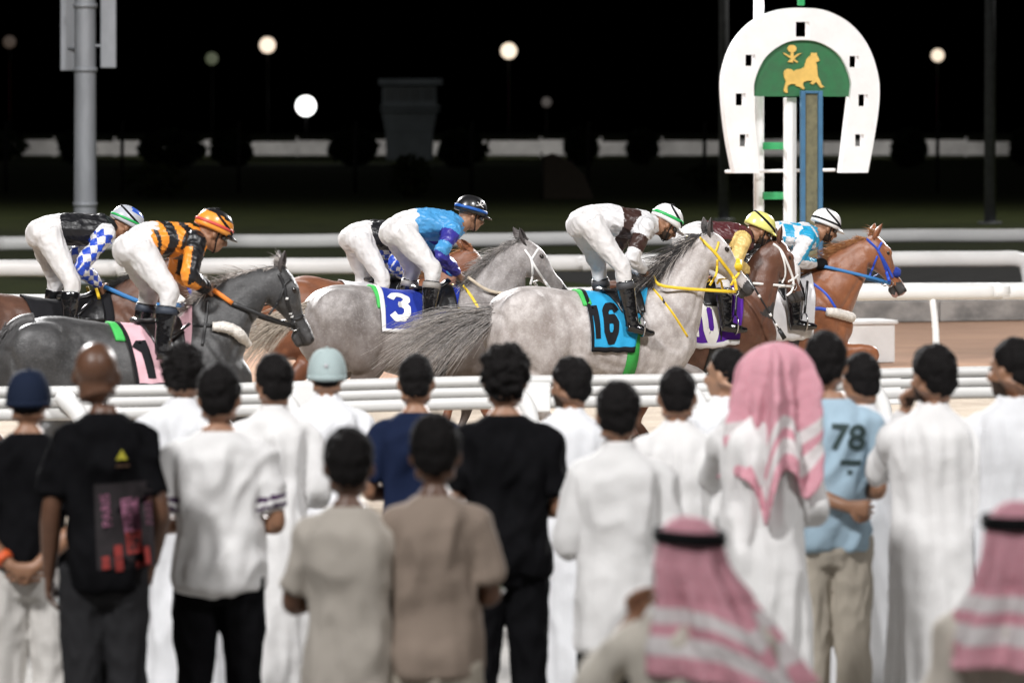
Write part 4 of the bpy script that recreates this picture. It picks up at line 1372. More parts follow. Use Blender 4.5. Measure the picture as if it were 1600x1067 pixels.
HORSES = {}
def horse(key, label, px, s, crest, under, poll, muzzle, coat, mane_m, gallop='a', ear=(0.25, 1.0), mane_dir=(-1, -0.3, 0.2), mane_len=0.2, mane_n=260, tail_root=None, tail_dir=(-1, 0, -0.2), tail_len=0.8, tail_n=420,
          tail_droop=0.8, nose='dark', points=None, tail_m=None, mane_side=-1, head_yaw=0.0, tail_spread=0.16, leg_m=None, ear_m=None, tail_m2=None, mane_m2=None):
    fr = Frame(px, s)
    rnd = random.Random(hash(key) % 1000 if False else sum(ord(c) for c in key))
    root = empty('horse', fr.O, fr.th)
    mb = MB()
    rings = []
    for x, zt, zb, w_ in crom(TRUNK, 2):
        zc, hh = (zt + zb) / 2, (zt - zb) / 2
        ring = []
        for j in range(24):
            t = 2 * math.pi * j / 24
            c_, s2 = math.cos(t), math.sin(t)
            wy = w_ * (1 - 0.16 * s2) * math.copysign(abs(c_) ** 0.9, c_)
            ring.append(V((x, wy, zc + hh * s2)))
        rings.append(ring)
    mb.ring_loft(rings)
    # muscle masses
    for sy in (-1, 1):
        mb.ell((-0.58, sy * 0.145, 1.25), (0.24, 0.135, 0.24), Matrix.Rotation(0.3, 3, 'Y'))
        mb.ell((-0.70, sy * 0.13, 1.10), (0.13, 0.115, 0.24), Matrix.Rotation(-0.15, 3, 'Y'))
        mb.ell((-0.43, sy * 0.18, 1.00), (0.16, 0.10, 0.17))
        mb.ell((0.52, sy * 0.15, 1.16), (0.15, 0.095, 0.25), Matrix.Rotation(-0.35, 3, 'Y'))
        mb.ell((0.42, sy * 0.165, 1.03), (0.14, 0.085, 0.13))
        mb.ell((0.70, sy * 0.08, 1.08), (0.10, 0.085, 0.15))
        mb.ell((0.08, sy * 0.17, 1.06), (0.30, 0.11, 0.22))
    # neck
    cr = [(0.34, 1.47)] + [(q.x, q.z) for q in (fr.loc(*p) for p in crest)]
    un = [(0.68, 0.98)] + [(q.x, q.z) for q in (fr.loc(*p) for p in reversed(under))]
    n = 12
    def resamp(pl):
        d = crom(pl, 12)
        L = [0]
        for i in range(1, len(d)):
            L.append(L[-1] + math.dist(d[i], d[i - 1]))
        return [tuple(np.interp(L[-1] * i / n, L, [q[m_] for q in d]) for m_ in (0, 1)) for i in range(n + 1)]
    CR, UN = resamp(cr), resamp(un)
    rings = []
    for i in range(n + 1):
        a, b = V((CR[i][0], 0, CR[i][1])), V((UN[i][0], 0, UN[i][1]))
        c, h = (a + b) / 2, (a - b) / 2
        u = i / n
        wd = 0.185 * (1 - u) ** 1.1 + 0.078 * (1 - (1 - u) ** 1.1)
        ring = []
        for j in range(20):
            t = 2 * math.pi * j / 20
            ct, st_ = math.cos(t), math.sin(t)
            ring.append(c + h * st_ + V((0, wd * ct * (1 - 0.28 * st_), 0)))
        rings.append(ring)
    mb.ring_loft(rings)
    # head
    pl, mz = fr.loc(*poll), fr.loc(*muzzle)
    ax = (mz - pl)
    Lh = ax.length
    ax.normalize()
    if head_yaw:
        ax = Matrix.Rotation(head_yaw, 3, 'Z') @ ax
        mz = pl + ax * Lh
    fn_ = V((-ax.z, 0, ax.x)).normalized()
    fn_ = (fn_ - ax * fn_.dot(ax)).normalized()
    sd = V((0, 1, 0)) - ax * ax.y
    sd.normalize()
    kh = Lh / 0.57
    def HP(t, f, y=0.0):
        return pl + ax * (t * Lh) + fn_ * (f * kh) + sd * (y * kh)
    rings = []
    for t, f, b, w_ in crom(HEAD, 2):
        c, h = (f + b) / 2, (f - b) / 2
        ring = []
        for j in range(20):
            q = 2 * math.pi * j / 20
            cq, sq = math.cos(q), math.sin(q)
            ring.append(HP(t, c + h * sq, w_ * math.copysign(abs(cq) ** 0.85, cq) * (1 - 0.18 * sq if t > 0.4 else 1)))
        rings.append(ring)
    mb.ring_loft(rings)
    HB_ = Matrix((ax, fn_, sd)).transposed()
    for sy in (-1, 1):
        mb.ell(HP(0.22, -0.085, sy * 0.05), (0.105 * kh, 0.085 * kh, 0.045 * kh), HB_)          # jowl
        mb.ell(HP(0.30, 0.045, sy * 0.073), (0.05 * kh, 0.022 * kh, 0.022 * kh), HB_)           # brow ridge
        mb.tube([HP(0.42, 0.0, sy * 0.076), HP(0.56, 0.0, sy * 0.058)], [0.014 * kh, 0.009 * kh], sub=2, seg=8)
        mb.ell(HP(0.93, 0.012, sy * 0.044), (0.04 * kh, 0.026 * kh, 0.016 * kh), HB_)           # nostril wing
    mb.ell(HP(0.92, -0.075, 0), (0.045 * kh, 0.022 * kh, 0.034 * kh), HB_)                      # lower lip
    mb.ell(HP(0.86, -0.085, 0), (0.035 * kh, 0.016 * kh, 0.026 * kh), HB_)
    ed = V((ear[0], 0, ear[1])).normalized()
    # legs
    G = GALLOP[gallop]
    for nm, sy, hind in (('hn', -1, 1), ('hf', 1, 1), ('fn', -1, 0), ('ff', 1, 0)):
        J = G[nm]
        y = sy * (0.14 if hind else 0.135)
        pts = [V((x, y, z)) for x, z in J]
        if hind:
            mb.tube([pts[0], pts[1], pts[1].lerp(pts[2], 0.55), pts[2], pts[2].lerp(pts[3], 0.4), pts[3], pts[4]], [(0.20, 0.11), (0.145, 0.095), (0.075, 0.06), (0.058, 0.045), (0.036, 0.032), (0.042, 0.04), (0.045, 0.045)], sub=4, seg=12, side=(1, 0, 0.2))
        else:
            mb.tube([pts[0], pts[1], pts[1].lerp(pts[2], 0.5), pts[2], pts[2].lerp(pts[3], 0.4), pts[3], pts[4]], [(0.15, 0.09), (0.105, 0.075), (0.066, 0.055), (0.05, 0.046), (0.033, 0.03), (0.04, 0.038), (0.043, 0.043)], sub=4, seg=12)
    co, fc, no = remesh(mb, 0.014, 4)
    msk = np.clip((0.78 - co[:, 0]) / 0.1, 0, 1) * np.clip((co[:, 2] - 0.84) / 0.1, 0, 1)
    co = relax(co, fc, msk, 16)
    # grooves between the muscles
    gro = [([(-0.30, 1.36), (-0.245, 1.12), (-0.31, 0.90)], 0.016, 0.035), ([(-0.80, 1.30), (-0.73, 1.12), (-0.70, 0.95)], 0.012, 0.025), ([(-0.58, 1.10), (-0.52, 0.95), (-0.55, 0.85)], 0.009, 0.03),
           ([(0.42, 1.44), (0.56, 1.24), (0.66, 1.06)], 0.012, 0.03), ([(0.28, 1.30), (0.31, 1.08), (0.36, 0.88)], 0.014, 0.035), ([(0.40, 1.18), (0.50, 1.06), (0.60, 1.02)], 0.008, 0.022),
           ([(-0.20, 1.02), (0.0, 0.93), (0.22, 0.86)], 0.007, 0.03)]
    jg = [(UN[i_][0] * 0.72 + CR[i_][0] * 0.28, UN[i_][1] * 0.72 + CR[i_][1] * 0.28) for i_ in (2, 4, 6, 8, 10)]
    gro.append((jg, 0.010, 0.022))
    gro.append(([(c_[0] * 0.8 + u_[0] * 0.2, c_[1] * 0.8 + u_[1] * 0.2) for c_, u_ in zip(CR[3:12:2], UN[3:12:2])], 0.006, 0.022))
    for line, dep, wid in gro:
        pl_ = np.array(crom(line, 8))
        dd = np.min(np.hypot(co[:, None, 0] - pl_[None, :, 0], co[:, None, 2] - pl_[None, :, 1]), axis=1)
        am = dep * np.exp(-(dd / wid) ** 2) * np.clip((np.abs(co[:, 1]) - 0.05) / 0.04, 0, 1)
        co = co - no * am[:, None].astype(np.float32)
    co = wrinkle(co, no, 0.013, (5, 5, 5), sum(ord(c) for c in key) * 0.37, False, 0.003, 14)
    mcls = None
    mats = [coat, M_MUZZLE, ear_m or coat]
    if nose == 'pink':
        mats = [coat, M_MUZZLE, ear_m or coat, M_PINKNOSE]
    def mcls(x, y, z):
        p = V((x, y, z)) - pl
        t = p.dot(ax) / Lh
        if t > 0.74 and p.length < Lh * 1.2:
            f = p.dot(fn_) / kh
            e = t + 0.05 * noise.noise(V((x * 22, y * 22, z * 22)))
            if nose == 'pink':
                if e > 0.97 or (f < -0.055 and e > 0.9):
                    return 3
                return 1 if e > 0.80 and f < 0.03 else 0
            return 1 if e > 0.83 else 0
        return 0
    body = mesh_from('body', co, fc, mats, mcls, None, root)
    tree = BVHTree.FromPolygons([tuple(map(float, c)) for c in co], fc)
    for nm, sy, hind in (('hn', -1, 1), ('hf', 1, 1), ('fn', -1, 0), ('ff', 1, 0)):
        J = G[nm]
        y = sy * (0.14 if hind else 0.135)
        a, b = V((J[3][0], y, J[3][1])), V((J[4][0], y, J[4][1]))
        d = (b - a).normalized()
        m2 = MB(); m2.tube([b - d * 0.01, b + d * 0.045, b + d * 0.075], [0.045, 0.056, 0.062], sub=2, seg=12)
        build('hoof', m2, M_HOOF, root)
    for sy in (-1, 1):
        m2 = MB(); m2.ell(HP(0.315, 0.028, sy * 0.083), (0.022 * kh, 0.017 * kh, 0.014 * kh), HB_, seg=12, nr=8)
        build('eye', m2, M_EYE, root)
        b = HP(0.02, 0.012, sy * 0.047)
        e2 = (ed + sd * sy * 0.22).normalized()
        fw = (V((0.75, -0.65 * 1, 0.0)) if sy < 0 else V((0.75, 0.65, 0.0)))
        fw = (fw - e2 * fw.dot(e2)).normalized()
        cr_ = e2.cross(fw)
        m2 = MB()
        rg = []
        for u_, rw in ((-0.035, 0.028), (0.010, 0.030), (0.040, 0.033), (0.068, 0.029), (0.090, 0.020), (0.108, 0.010), (0.120, 0.002)):
            c_ = b + e2 * u_ + fw * (0.02 * (u_ / 0.165) ** 2)
            rg.append([c_ + cr_ * (rw * math.sin(q_)) - fw * (rw * 0.8 * math.cos(q_)) for q_ in np.linspace(-2.1, 2.1, 11)] + [c_ + cr_ * (rw * 0.72 * math.sin(q_)) - fw * (rw * 0.5 * math.cos(q_)) for q_ in np.linspace(2.0, -2.0, 9)])
        m2.ring_loft(rg)
        build('ear', m2, ear_m or coat, root)
        m2 = MB()
        mp = []
        for u_ in np.linspace(0.99, 0.80, 6):
            o_ = HP(u_, -0.045 - 0.01 * (0.99 - u_) * 5, sy * 0.3)
            hit = tree.ray_cast(o_, -sd * sy)
            if hit[0] is not None:
                mp.append(hit[0] + sd * sy * 0.001)
        if len(mp) > 2:
            m2.tube(mp, [0.004] * len(mp), sub=2, seg=5)
            build('mouth_line', m2, M_NOSTRIL, root)
        m2 = MB(); m2.ell(HP(0.945, 0.014, sy * 0.054), (0.019 * kh, 0.013 * kh, 0.008 * kh), HB_, seg=10, nr=6)
        build('nostril', m2, M_NOSTRIL, root)
    # mane
    if mane_n:
        mm = MB()
        roots, dirs, lens = [], [], []
        for i in range(mane_n):
            u = rnd.uniform(0.12, 1.0)
            q = np.interp(u * n, range(n + 1), [c[0] for c in CR]), np.interp(u * n, range(n + 1), [c[1] for c in CR])
            roots.append((q[0] + rnd.gauss(0, 0.012), rnd.gauss(0, 0.012) - 0.01, q[1] - 0.012))
            dirs.append(mane_dir)
            lens.append(mane_len * rnd.uniform(0.5, 1.25) * (1.0 if u < 0.8 else 0.6))
        hair_strands(mm, roots, dirs, lens, rnd, 9, 0.0040, 0.5, 0.12, 0.25, 34)
        paint_strands(build('mane', mm, [mane_m, mane_m2 or mane_m], root), 9, rnd, 0.5)
        # forelock
        mm = MB()
        roots = [HP(rnd.uniform(-0.02, 0.05), 0.05, rnd.uniform(-0.03, 0.03)) for _ in range(40)]
        hair_strands(mm, roots, [(-0.6, 0, 0.55) if ear[0] >= 0 else (-1, 0, 0.1)] * 40, [rnd.uniform(0.05, 0.13) for _ in range(40)], rnd, 5, 0.004, 0.5, 0.06, 0.25)
        build('forelock', mm, mane_m, root)
    tr_ = fr.loc(*tail_root) if tail_root else V((-0.83, 0, 1.36))
    if tail_n:
        mm = MB()
        td = V(tail_dir).normalized()
        m2 = MB()
        m2.tube([tr_ + V((0.10, 0, 0.02)), tr_, tr_ + td * 0.14, tr_ + td * 0.28 + V((0, 0, -0.04))], [0.05, 0.045, 0.032, 0.012], sub=4, seg=10)
        build('dock', m2, tail_m or mane_m, root)
        roots, dirs, lens = [], [], []
        for i in range(tail_n):
            u = rnd.random() ** 1.4
            roots.append(tr_ + td * (0.28 * u) + V((0, 0, -0.04 * u * u)) + V((rnd.gauss(0, 0.012), rnd.gauss(0, 0.022), rnd.gauss(0, 0.022))))
            dirs.append(td)
            lens.append(tail_len * rnd.uniform(0.55, 1.1))
        hair_strands(mm, roots, dirs, lens, rnd, 13, 0.0040, tail_droop, 0.085, tail_spread, 30)
        paint_strands(build('tail', mm, [tail_m or mane_m, tail_m2 or tail_m or mane_m], root), 13, rnd, 0.6)
    tag(root, label, 'horse', 'race horses galloping past the winning post')
    h = dict(fr=fr, root=root, tree=tree, HP=HP, HB=HB_, kh=kh, s=s, pl=pl, ax=ax)
    HORSES[key] = h
    return h

def on_side(h, px, py, off=0.006, y0=-0.15, side=-1):
    """point on the near side of the horse seen at photo pixel (px, py)"""
    y = y0
    p = None
    for _ in range(4):
        p = h['fr'].loc(px, py, y)
        hit = h['tree'].ray_cast(V((p.x, -1.5, p.z)), V((0, 1, 0)))
        if hit[0] is None:
            return p
        y = hit[0].y - off
    return V((p.x, y, p.z))

def strap(name, h, pts, m, w_=0.010, th=0.0045, parent=None, mirror=True, sub=6):
    """leather strap lying on the horse; pts are photo pixels, mirrored to the far side as well"""
    A = []
    for a in crom(pts, 4) if len(pts) > 1 else pts:
        A.append(on_side(h, a[0], a[1], 0.005))
    mb = MB()
    mb.tube(A, [(w_, th)] * len(A), sub=2, seg=8, side=None)
    if mirror:
        m2 = MB()
        m2.tube([V((p.x, -p.y, p.z)) for p in A], [(w_, th)] * len(A), sub=2, seg=8, side=None)
        build(name, m2, m, parent or h['root'])
    return build(name, mb, m, parent or h['root'])

def rope(name, h, pts, m, r_=0.008, parent=None, sub=4, flat=None):
    mb = MB()
    mb.tube(pts, [flat or r_] * len(pts), sub=sub, seg=8, side=(0, 0, 1) if flat else None)
    return build(name, mb, m, parent or h['root'])

def cloth_fn(h, xr_top, xr_bot, xf_top, xf_bot, zbot, off=0.014):
    """(a, b) -> point on the saddle cloth: a 0..1 rear to front, b -1..1 near hem over the spine to far hem"""
    zc = 1.22
    def fn(a, b, o=0.0):
        ab = abs(b)
        x = (xr_top + (xr_bot - xr_top) * ab) * (1 - a) + (xf_top + (xf_bot - xf_top) * ab) * a
        amax = math.pi / 2 + math.atan2(zc - (zbot if isinstance(zbot, float) else zbot(a)), 0.29)
        al = ab * amax
        d = V((0, math.copysign(math.sin(al), b) if b else 0.0, math.cos(al)))
        o_ = V((x, 0, zc)) + d * 1.2
        hit = h['tree'].ray_cast(o_, -d)
        r_ = (hit[0] - V((x, 0, zc))).length if hit[0] is not None else 0.28
        r_ = min(r_, 0.36)
        w2 = 0.004 * math.sin(x * 60 + ab * 9) * ab + 0.005 * noise.noise(V((x * 18, ab * 6, 3)))
        return V((x, 0, zc)) + d * (r_ + off + o + w2)
    return fn
def cloth_grid(name, fn, m, parent, a0=0.0, a1=1.0, b0=-1.0, b1=1.0, na=22, nb=44, thick=0.006, o=0.0):
    mb = MB()
    for i in range(na + 1):
        for j in range(nb + 1):
            mb.v.append(tuple(fn(a0 + (a1 - a0) * i / na, b0 + (b1 - b0) * j / nb, o)))
    for i in range(na):
        for j in range(nb):
            q = i * (nb + 1) + j
            mb.f.append((q, q + 1, q + nb + 2, q + nb + 1))
    ob = build(name, mb, m, parent)
    md = ob.modifiers.new('t', 'SOLIDIFY'); md.thickness = thick; md.offset = 0
    return ob
DIG = {
    '1': [[(0.14, 0.74), (0.50, 1.0), (0.50, 0.0)]],
    '3': [[(0.10, 0.80), (0.30, 1.0), (0.70, 1.0), (0.90, 0.84), (0.90, 0.68), (0.68, 0.53), (0.42, 0.53), (0.68, 0.53), (0.90, 0.38), (0.90, 0.16), (0.70, 0.0), (0.30, 0.0), (0.10, 0.18)]],
    '6': [[(0.90, 0.80), (0.70, 1.0), (0.30, 1.0), (0.10, 0.82), (0.10, 0.18), (0.30, 0.0), (0.70, 0.0), (0.90, 0.18), (0.90, 0.40), (0.70, 0.56), (0.14, 0.54)]],
    '0': [[(0.50, 1.0), (0.28, 1.0), (0.10, 0.82), (0.10, 0.18), (0.28, 0.0), (0.72, 0.0), (0.90, 0.18), (0.90, 0.82), (0.72, 1.0), (0.50, 1.0)]],
}
def numerals(h, fn, txt, ac, bc, wa, hb, m, parent, stroke=0.26, slant=0.0, sgn=-1):
    """block figures laid on the cloth; ac,bc centre, wa width of a figure in a, hb height in b (near side)"""
    for i, ch in enumerate(txt):
        ax0 = ac + (i - (len(txt) - 1) / 2) * wa * 1.14 - wa / 2
        for line in DIG[ch]:
            mb = MB()
            P_ = []
            for q in range(len(line) - 1):
                for t in np.linspace(0, 1, 6)[: (6 if q == len(line) - 2 else 5)]:
                    P_.append((line[q][0] + (line[q + 1][0] - line[q][0]) * t, line[q][1] + (line[q + 1][1] - line[q][1]) * t))
            hs = stroke / 2
            prof = []
            for q in range(len(P_)):
                a, b = P_[max(q - 1, 0)], P_[min(q + 1, len(P_) - 1)]
                d = V((b[0] - a[0], (b[1] - a[1]) * 1.5, 0)).normalized()
                nx, ny = -d.y, d.x
                prof.append([(P_[q][0] + nx * hs * e, P_[q][1] + ny * hs * e / 1.5) for e in (1, 0.33, -0.33, -1)])
            for row in prof:
                for (x, y) in row:
                    aa = ax0 + (x + slant * (y - 0.5)) * wa
                    bb = sgn * (abs(bc) - (y - 0.5) * hb)
                    mb.v.append(tuple(fn(aa, bb, 0.0085)))
            for q in range(len(prof) - 1):
                for e in range(3):
                    k0 = q * 4 + e
                    mb.f.append((k0, k0 + 1, k0 + 5, k0 + 4))
            ob = build('numeral_' + {'1': 'one', '3': 'three', '6': 'six', '0': 'zero'}[ch], mb, m, parent)

def fleece(name, pts, r_, m, parent):
    mb = MB(); mb.tube(pts, [r_ * 0.8] + [r_] * (len(pts) - 2) + [r_ * 0.8], sub=8, seg=14)
    me = mb.mesh(name)
    for v in me.vertices:
        v.co = v.co + v.normal * (0.006 * noise.noise(v.co * 60))
    return link(name, me, m, parent)

# ------------------------------------------------------------------ jockeys
M_BOOT = mat('patent_boot', (0.008, 0.008, 0.009), rough=0.14, var=0.0, bump=0.35, bscale=16, coat=0.8, bdist=0.02)
M_BREECH = mat('white_breeches', (0.63, 0.615, 0.61), rough=0.7, var=0.05, vscale=7, bump=0.4, bscale=24, sheen=0.1, bdist=0.02)
M_GOG = mat('goggle_lens', (0.012, 0.012, 0.014), rough=0.06, coat=1.0, var=0)
def jockey(label, h, j, blouse, pattern, helmet_cols, skin='brown', beard=False, face=22, belly=0.115, boot_top=None, band=None, glove=False, toe_out=0.05, trim=None, chest_w=0.165):
    fr = h['fr']
    root = empty('person', fr.O, fr.th)
    L = lambda p, y=0.0: fr.loc(p[0], p[1], y)
    body, fing = MB(), MB()
    pel, wai, mid, che, nek = (L(j[q]) for q in ('pelvis', 'waist', 'mid', 'chest', 'neck'))
    spine = [pel, wai, mid, che, nek]
    hel = L(j['helmet'])
    fa = R(face)
    fwd = V((math.cos(fa), 0, -math.sin(fa)))
    B = basis(fwd, (math.sin(fa), 0, math.cos(fa)))
    kh = 0.97
    hc = hel - B @ V((0, -0.008, 0.045)) * kh
    # body
    body.tube(spine, [(0.15, 0.10), (0.135, 0.095), (0.145, 0.10), (0.15, 0.10), (0.07, 0.06)], sub=4, seg=16, side=(0, 1, 0))
    P = add_head(body, hc, B, kh, neck_to=nek - (nek - che) * 0.2)
    arms, legs = {}, {}
    for sy in (-1, 1):
        sh = L(j['shoulder'], -0.17); el = L(j['elbow'], -0.24); ha = L(j['hand'], -0.075)
        kn = L(j['knee'], -0.27); an = L(j['ankle'], -0.31); to = L(j['toe'], -0.33)
        hip = V((pel.x, -0.10, pel.z - 0.01))
        m_ = lambda p: V((p.x, p.y * -sy, p.z)) if sy == 1 else p
        sh, el, ha, kn, an, to, hip = (m_(p) if sy == 1 else p for p in (sh, el, ha, kn, an, to, hip))
        if sy == 1:
            el = el + V((0.03, 0, 0.01)); ha = ha + V((0.03, 0, 0.0))
        arms[sy] = [sh, el, ha]
        legs[sy] = [hip, kn, an, to]
        body.tube([V((sh.x, sh.y * 0.5, sh.z + 0.01)), sh, (sh + el) / 2, el, el.lerp(ha, 0.35), ha], [0.05, 0.055, 0.044, 0.036, 0.038, 0.026], sub=4, seg=12)
        d_ = (ha - el).normalized()
        add_hand(body, fing, ha, d_, V((0, -sy, -0.4)), 0.95, 1.05, thumb=-sy if sy == -1 else -1)
        body.tube([hip, hip.lerp(kn, 0.45), kn, kn.lerp(an, 0.35), an], [0.075, 0.062, 0.042, 0.036, 0.03], sub=4, seg=12)
        body.tube([an, an.lerp(to, 0.45) + V((0, 0, -0.02)), an.lerp(to, 0.75) + V((0, 0, -0.015))], [0.028, 0.022, 0.016], sub=3, seg=10)
    co, fc, no = remesh(body, 0.0085, 3)
    Bi = B.transposed()
    def bcls(x, y, z):
        if not beard:
            return 0
        q = Bi @ (V((x, y, z)) - hc) / kh
        if -0.135 < q.z < -0.05 and q.y > -0.005 and not (q.y > 0.07 and q.z > -0.088) and abs(q.x) < 0.08:
            return 1
        return 0
    skinm = SKIN[skin]
    mesh_from('body', co, fc, [skinm, M_BEARD], bcls if beard else None, fing, root)
    if not glove:
        pass
    add_eyes(P, kh, root)
    # breeches
    br = MB()
    br.tube([pel + (pel - wai).normalized() * 0.045 + V((0, 0, -0.03)), pel, wai, wai.lerp(mid, 0.2)], [(0.11, 0.09), (0.160, 0.122), (0.150, 0.112), (0.14, 0.105)], sub=4, seg=20, side=(0, 1, 0))
    br.ell(pel + V((-0.048, 0, -0.004)), (0.095, 0.158, 0.108), seg=18, nr=11)
    for sy in (-1, 1):
        hip, kn, an, to = legs[sy]
        br.tube([hip + V((0, 0, 0.02)), hip.lerp(kn, 0.45), hip.lerp(kn, 0.85), kn, kn.lerp(an, 0.18), kn.lerp(an, 0.36)], [0.106, 0.090, 0.072, 0.066, 0.060, 0.053], sub=4, seg=16)
    co, fc, no = remesh(br, 0.010, 2)
    co = relax(co, fc, np.ones(len(co)), 5)
    lg = legs[-1]
    co = wrinkle(co, no, 0.015, (11, 11, 4.5), len(label) * 0.7, True, 0.0010, 34, axis=(lg[1] - lg[0]).normalized() + V((-0.25, 0, 0.1)))
    co = relax(co, fc, np.ones(len(co)), 2)
    mesh_from('breeches', co, fc, [M_BREECH], None, None, root)
    # blouse
    bl = MB()
    w0 = wai.lerp(pel, 0.15)
    bl.tube([w0, wai.lerp(mid, 0.25), mid, che, che.lerp(nek, 0.55), nek], [(0.150, 0.108), (0.168, belly * 1.02), (0.175, belly), (chest_w, 0.115), (0.12, 0.09), (0.066, 0.062)], sub=5, seg=20, side=(0, 1, 0))
    for sy in (-1, 1):
        sh, el, ha = arms[sy]
        bl.tube([V((sh.x - 0.01, sh.y * 0.45, sh.z)), sh, sh.lerp(el, 0.5), el, el.lerp(ha, 0.5), el.lerp(ha, 0.9)], [0.068, 0.070, 0.060, 0.054, 0.048, 0.035], sub=4, seg=14)
    co, fc, no = remesh(bl, 0.0075, 2)
    co = wrinkle(co, no, 0.017, (11, 11, 5), len(label), True, 0.0012, 36, axis=(0.75, 0, -0.65))
    sp2 = [w0, wai.lerp(mid, 0.25), mid, che, nek]
    def cls(x, y, z):
        p = V((x, y, z))
        sy = -1 if y < 0 else 1
        da, ta, va, qa = seg_param(p, arms[sy])
        ds, ts, vs, qs = seg_param(p, sp2)
        if da < 0.085 and (da / 0.075) < (ds / 0.125) and abs(y) > 0.09:
            t = va.normalized()
            r_ = p - qa
            b1 = t.orthogonal().normalized(); b2 = t.cross(V((0, 1, 0))).normalized()
            ang = math.atan2(r_.dot(V((0, 1, 0)) * sy), r_.dot(b2))
            return pattern('arm', ta, ang, p, sy)
        t = vs.normalized()
        r_ = p - qs
        b2 = t.cross(V((0, 1, 0))).normalized()
        ang = math.atan2(r_.y, r_.dot(b2))
        return pattern('torso', ts / 4, ang, p, sy)
    mesh_from('blouse', co, fc, blouse, cls, None, root)
    # boots
    for sy in (-1, 1):
        hip, kn, an, to = legs[sy]
        bt = MB()
        d = (an - kn).normalized()
        heel = an + V((-0.045, 0, -0.055))
        bt.tube([kn.lerp(an, 0.27), kn.lerp(an, 0.45), kn.lerp(an, 0.75), an + V((0, 0, 0.0)), an + V((0.0, 0, -0.05))], [(0.066, 0.060), (0.069, 0.063), (0.058, 0.052), (0.052, 0.047), (0.050, 0.045)], sub=4, seg=14, side=(1, 0, 0))
        bt.tube([an + V((-0.035, 0, -0.045)), an.lerp(to, 0.45) + V((0, 0, -0.028)), to + V((0.0, 0, -0.004)), to + V((0.05, 0, -0.008))], [(0.042, 0.046), (0.046, 0.042), (0.046, 0.032), (0.030, 0.020)], sub=4, seg=12, side=(0, 1, 0))
        co, fc, no = remesh(bt, 0.008, 2)
        co = wrinkle(co, no, 0.003, (14, 14, 20), sy + 3, True)
        boot = mesh_from('boot', co, fc, [M_BOOT], None, None, root)
        if boot_top is not None:
            c = kn.lerp(an, 0.30); e = kn.lerp(an, 0.43)
            m2 = MB(); m2.tube([c, e], [(0.069, 0.063), (0.072, 0.066)], sub=2, seg=16, side=(1, 0, 0))
            build('boot_cuff', m2, boot_top, boot)
        # stirrup iron and leather
        m2 = MB()
        c = to.lerp(an, 0.35) + V((0.0, 0, 0.015))
        rr = [c + V((0, 0.065 * math.sin(t), 0.075 * math.cos(t) - 0.005)) for t in np.linspace(0, 2 * math.pi, 22)]
        m2.tube(rr, [0.006] * len(rr), sub=1, seg=6)
        st_ = build('stirrup', m2, M_STEEL, h['root'])
        m2 = MB(); top = V((pel.x + 0.30, sy * 0.22, 1.46))
        m2.tube([c + V((0, 0, 0.07)), top], [(0.011, 0.003)] * 2, sub=4, seg=6, side=(1, 0, 0))
        build('stirrup_leather', m2, M_LEATHER, h['root'])
    # helmet
    hm = MB()
    rings = []
    def HPt(x, y, z):
        return hel + B @ V((x, y, z))
    for t in np.linspace(-0.06, 1, 14):
        ang = t * math.pi / 2
        z = -0.022 + 0.125 * math.sin(ang)
        rr = max(0.02, math.cos(ang)) ** 0.72
        rings.append([HPt(0.102 * rr * math.cos(a), 0.130 * rr * math.sin(a) - 0.005, z) for a in np.linspace(0, 2 * math.pi, 28, endpoint=False)])
    hm.ring_loft(rings)
    me = hm.mesh('helmet')
    hobj = link('helmet', me, helmet_cols[0], root)
    if helmet_cols[1] is not None:
        idx = [helmet_cols[1](*(Bi @ (p.center - hel))) for p in me.polygons]
        me.polygons.foreach_set('material_index', idx)
    m2 = MB()
    rings = []
    for a in np.linspace(-1.0, 1.0, 13):
        r0, r1 = 0.105, 0.178 - 0.025 * a * a
        rings.append([HPt(r0 * math.sin(a) * 0.9, r0 * math.cos(a) + 0.01, -0.008), HPt(r1 * math.sin(a) * 0.58, r1 * math.cos(a), -0.034), HPt(r1 * math.sin(a) * 0.58, r1 * math.cos(a), -0.039), HPt(r0 * math.sin(a) * 0.9, r0 * math.cos(a) + 0.01, -0.018)])
    m2.ring_loft(rings)
    build('peak', m2, helmet_cols[0][-1] if trim is None else trim, hobj)
    if band is not None:
        for (bz, tilt_, m_b, bw) in band:
            m2 = MB()
            pts = []
            for a in np.linspace(0, 2 * math.pi, 33):
                y = math.cos(a)
                z = bz + tilt_ * y
                q = max(-0.2, min(0.999, (z + 0.022) / 0.125))
                rr = max(0.02, math.cos(math.asin(q))) ** 0.72 if q > 0 else 1.0
                pts.append(HPt(0.1045 * rr * math.sin(a), 0.1325 * rr * y - 0.005, z))
            m2.tube(pts, [(bw, 0.003)] * len(pts), sub=1, seg=6, side=B @ V((0, 0, 1)))
            build('goggle_strap', m2, m_b, hobj)
    # goggles and chin strap
    m2 = MB()
    rings = []
    for a in np.linspace(-1.15, 1.15, 15):
        c = P(0.078 * math.sin(a), 0.020 + 0.078 * math.cos(a), -0.003)
        hh = 0.024 - 0.006 * abs(a)
        upv = B @ V((0, 0, 1)); ov = B @ V((math.sin(a), math.cos(a), 0))
        rings.append([c + upv * hh - ov * 0.006, c + upv * hh * 0.8 + ov * 0.008, c - upv * hh * 0.8 + ov * 0.008, c - upv * hh - ov * 0.006])
    m2.ring_loft(rings)
    build('goggles', m2, M_GOG, root)
    m2 = MB()
    for sx in (-1, 1):
        m2.tube([P(sx * 0.082, 0.02, 0.03), P(sx * 0.078, 0.022, -0.04), P(sx * 0.05, 0.045, -0.105), P(0, 0.055, -0.125)], [(0.005, 0.002)] * 4, sub=4, seg=6)
    build('chin_strap', m2, M_BLACKCLOTH, root)
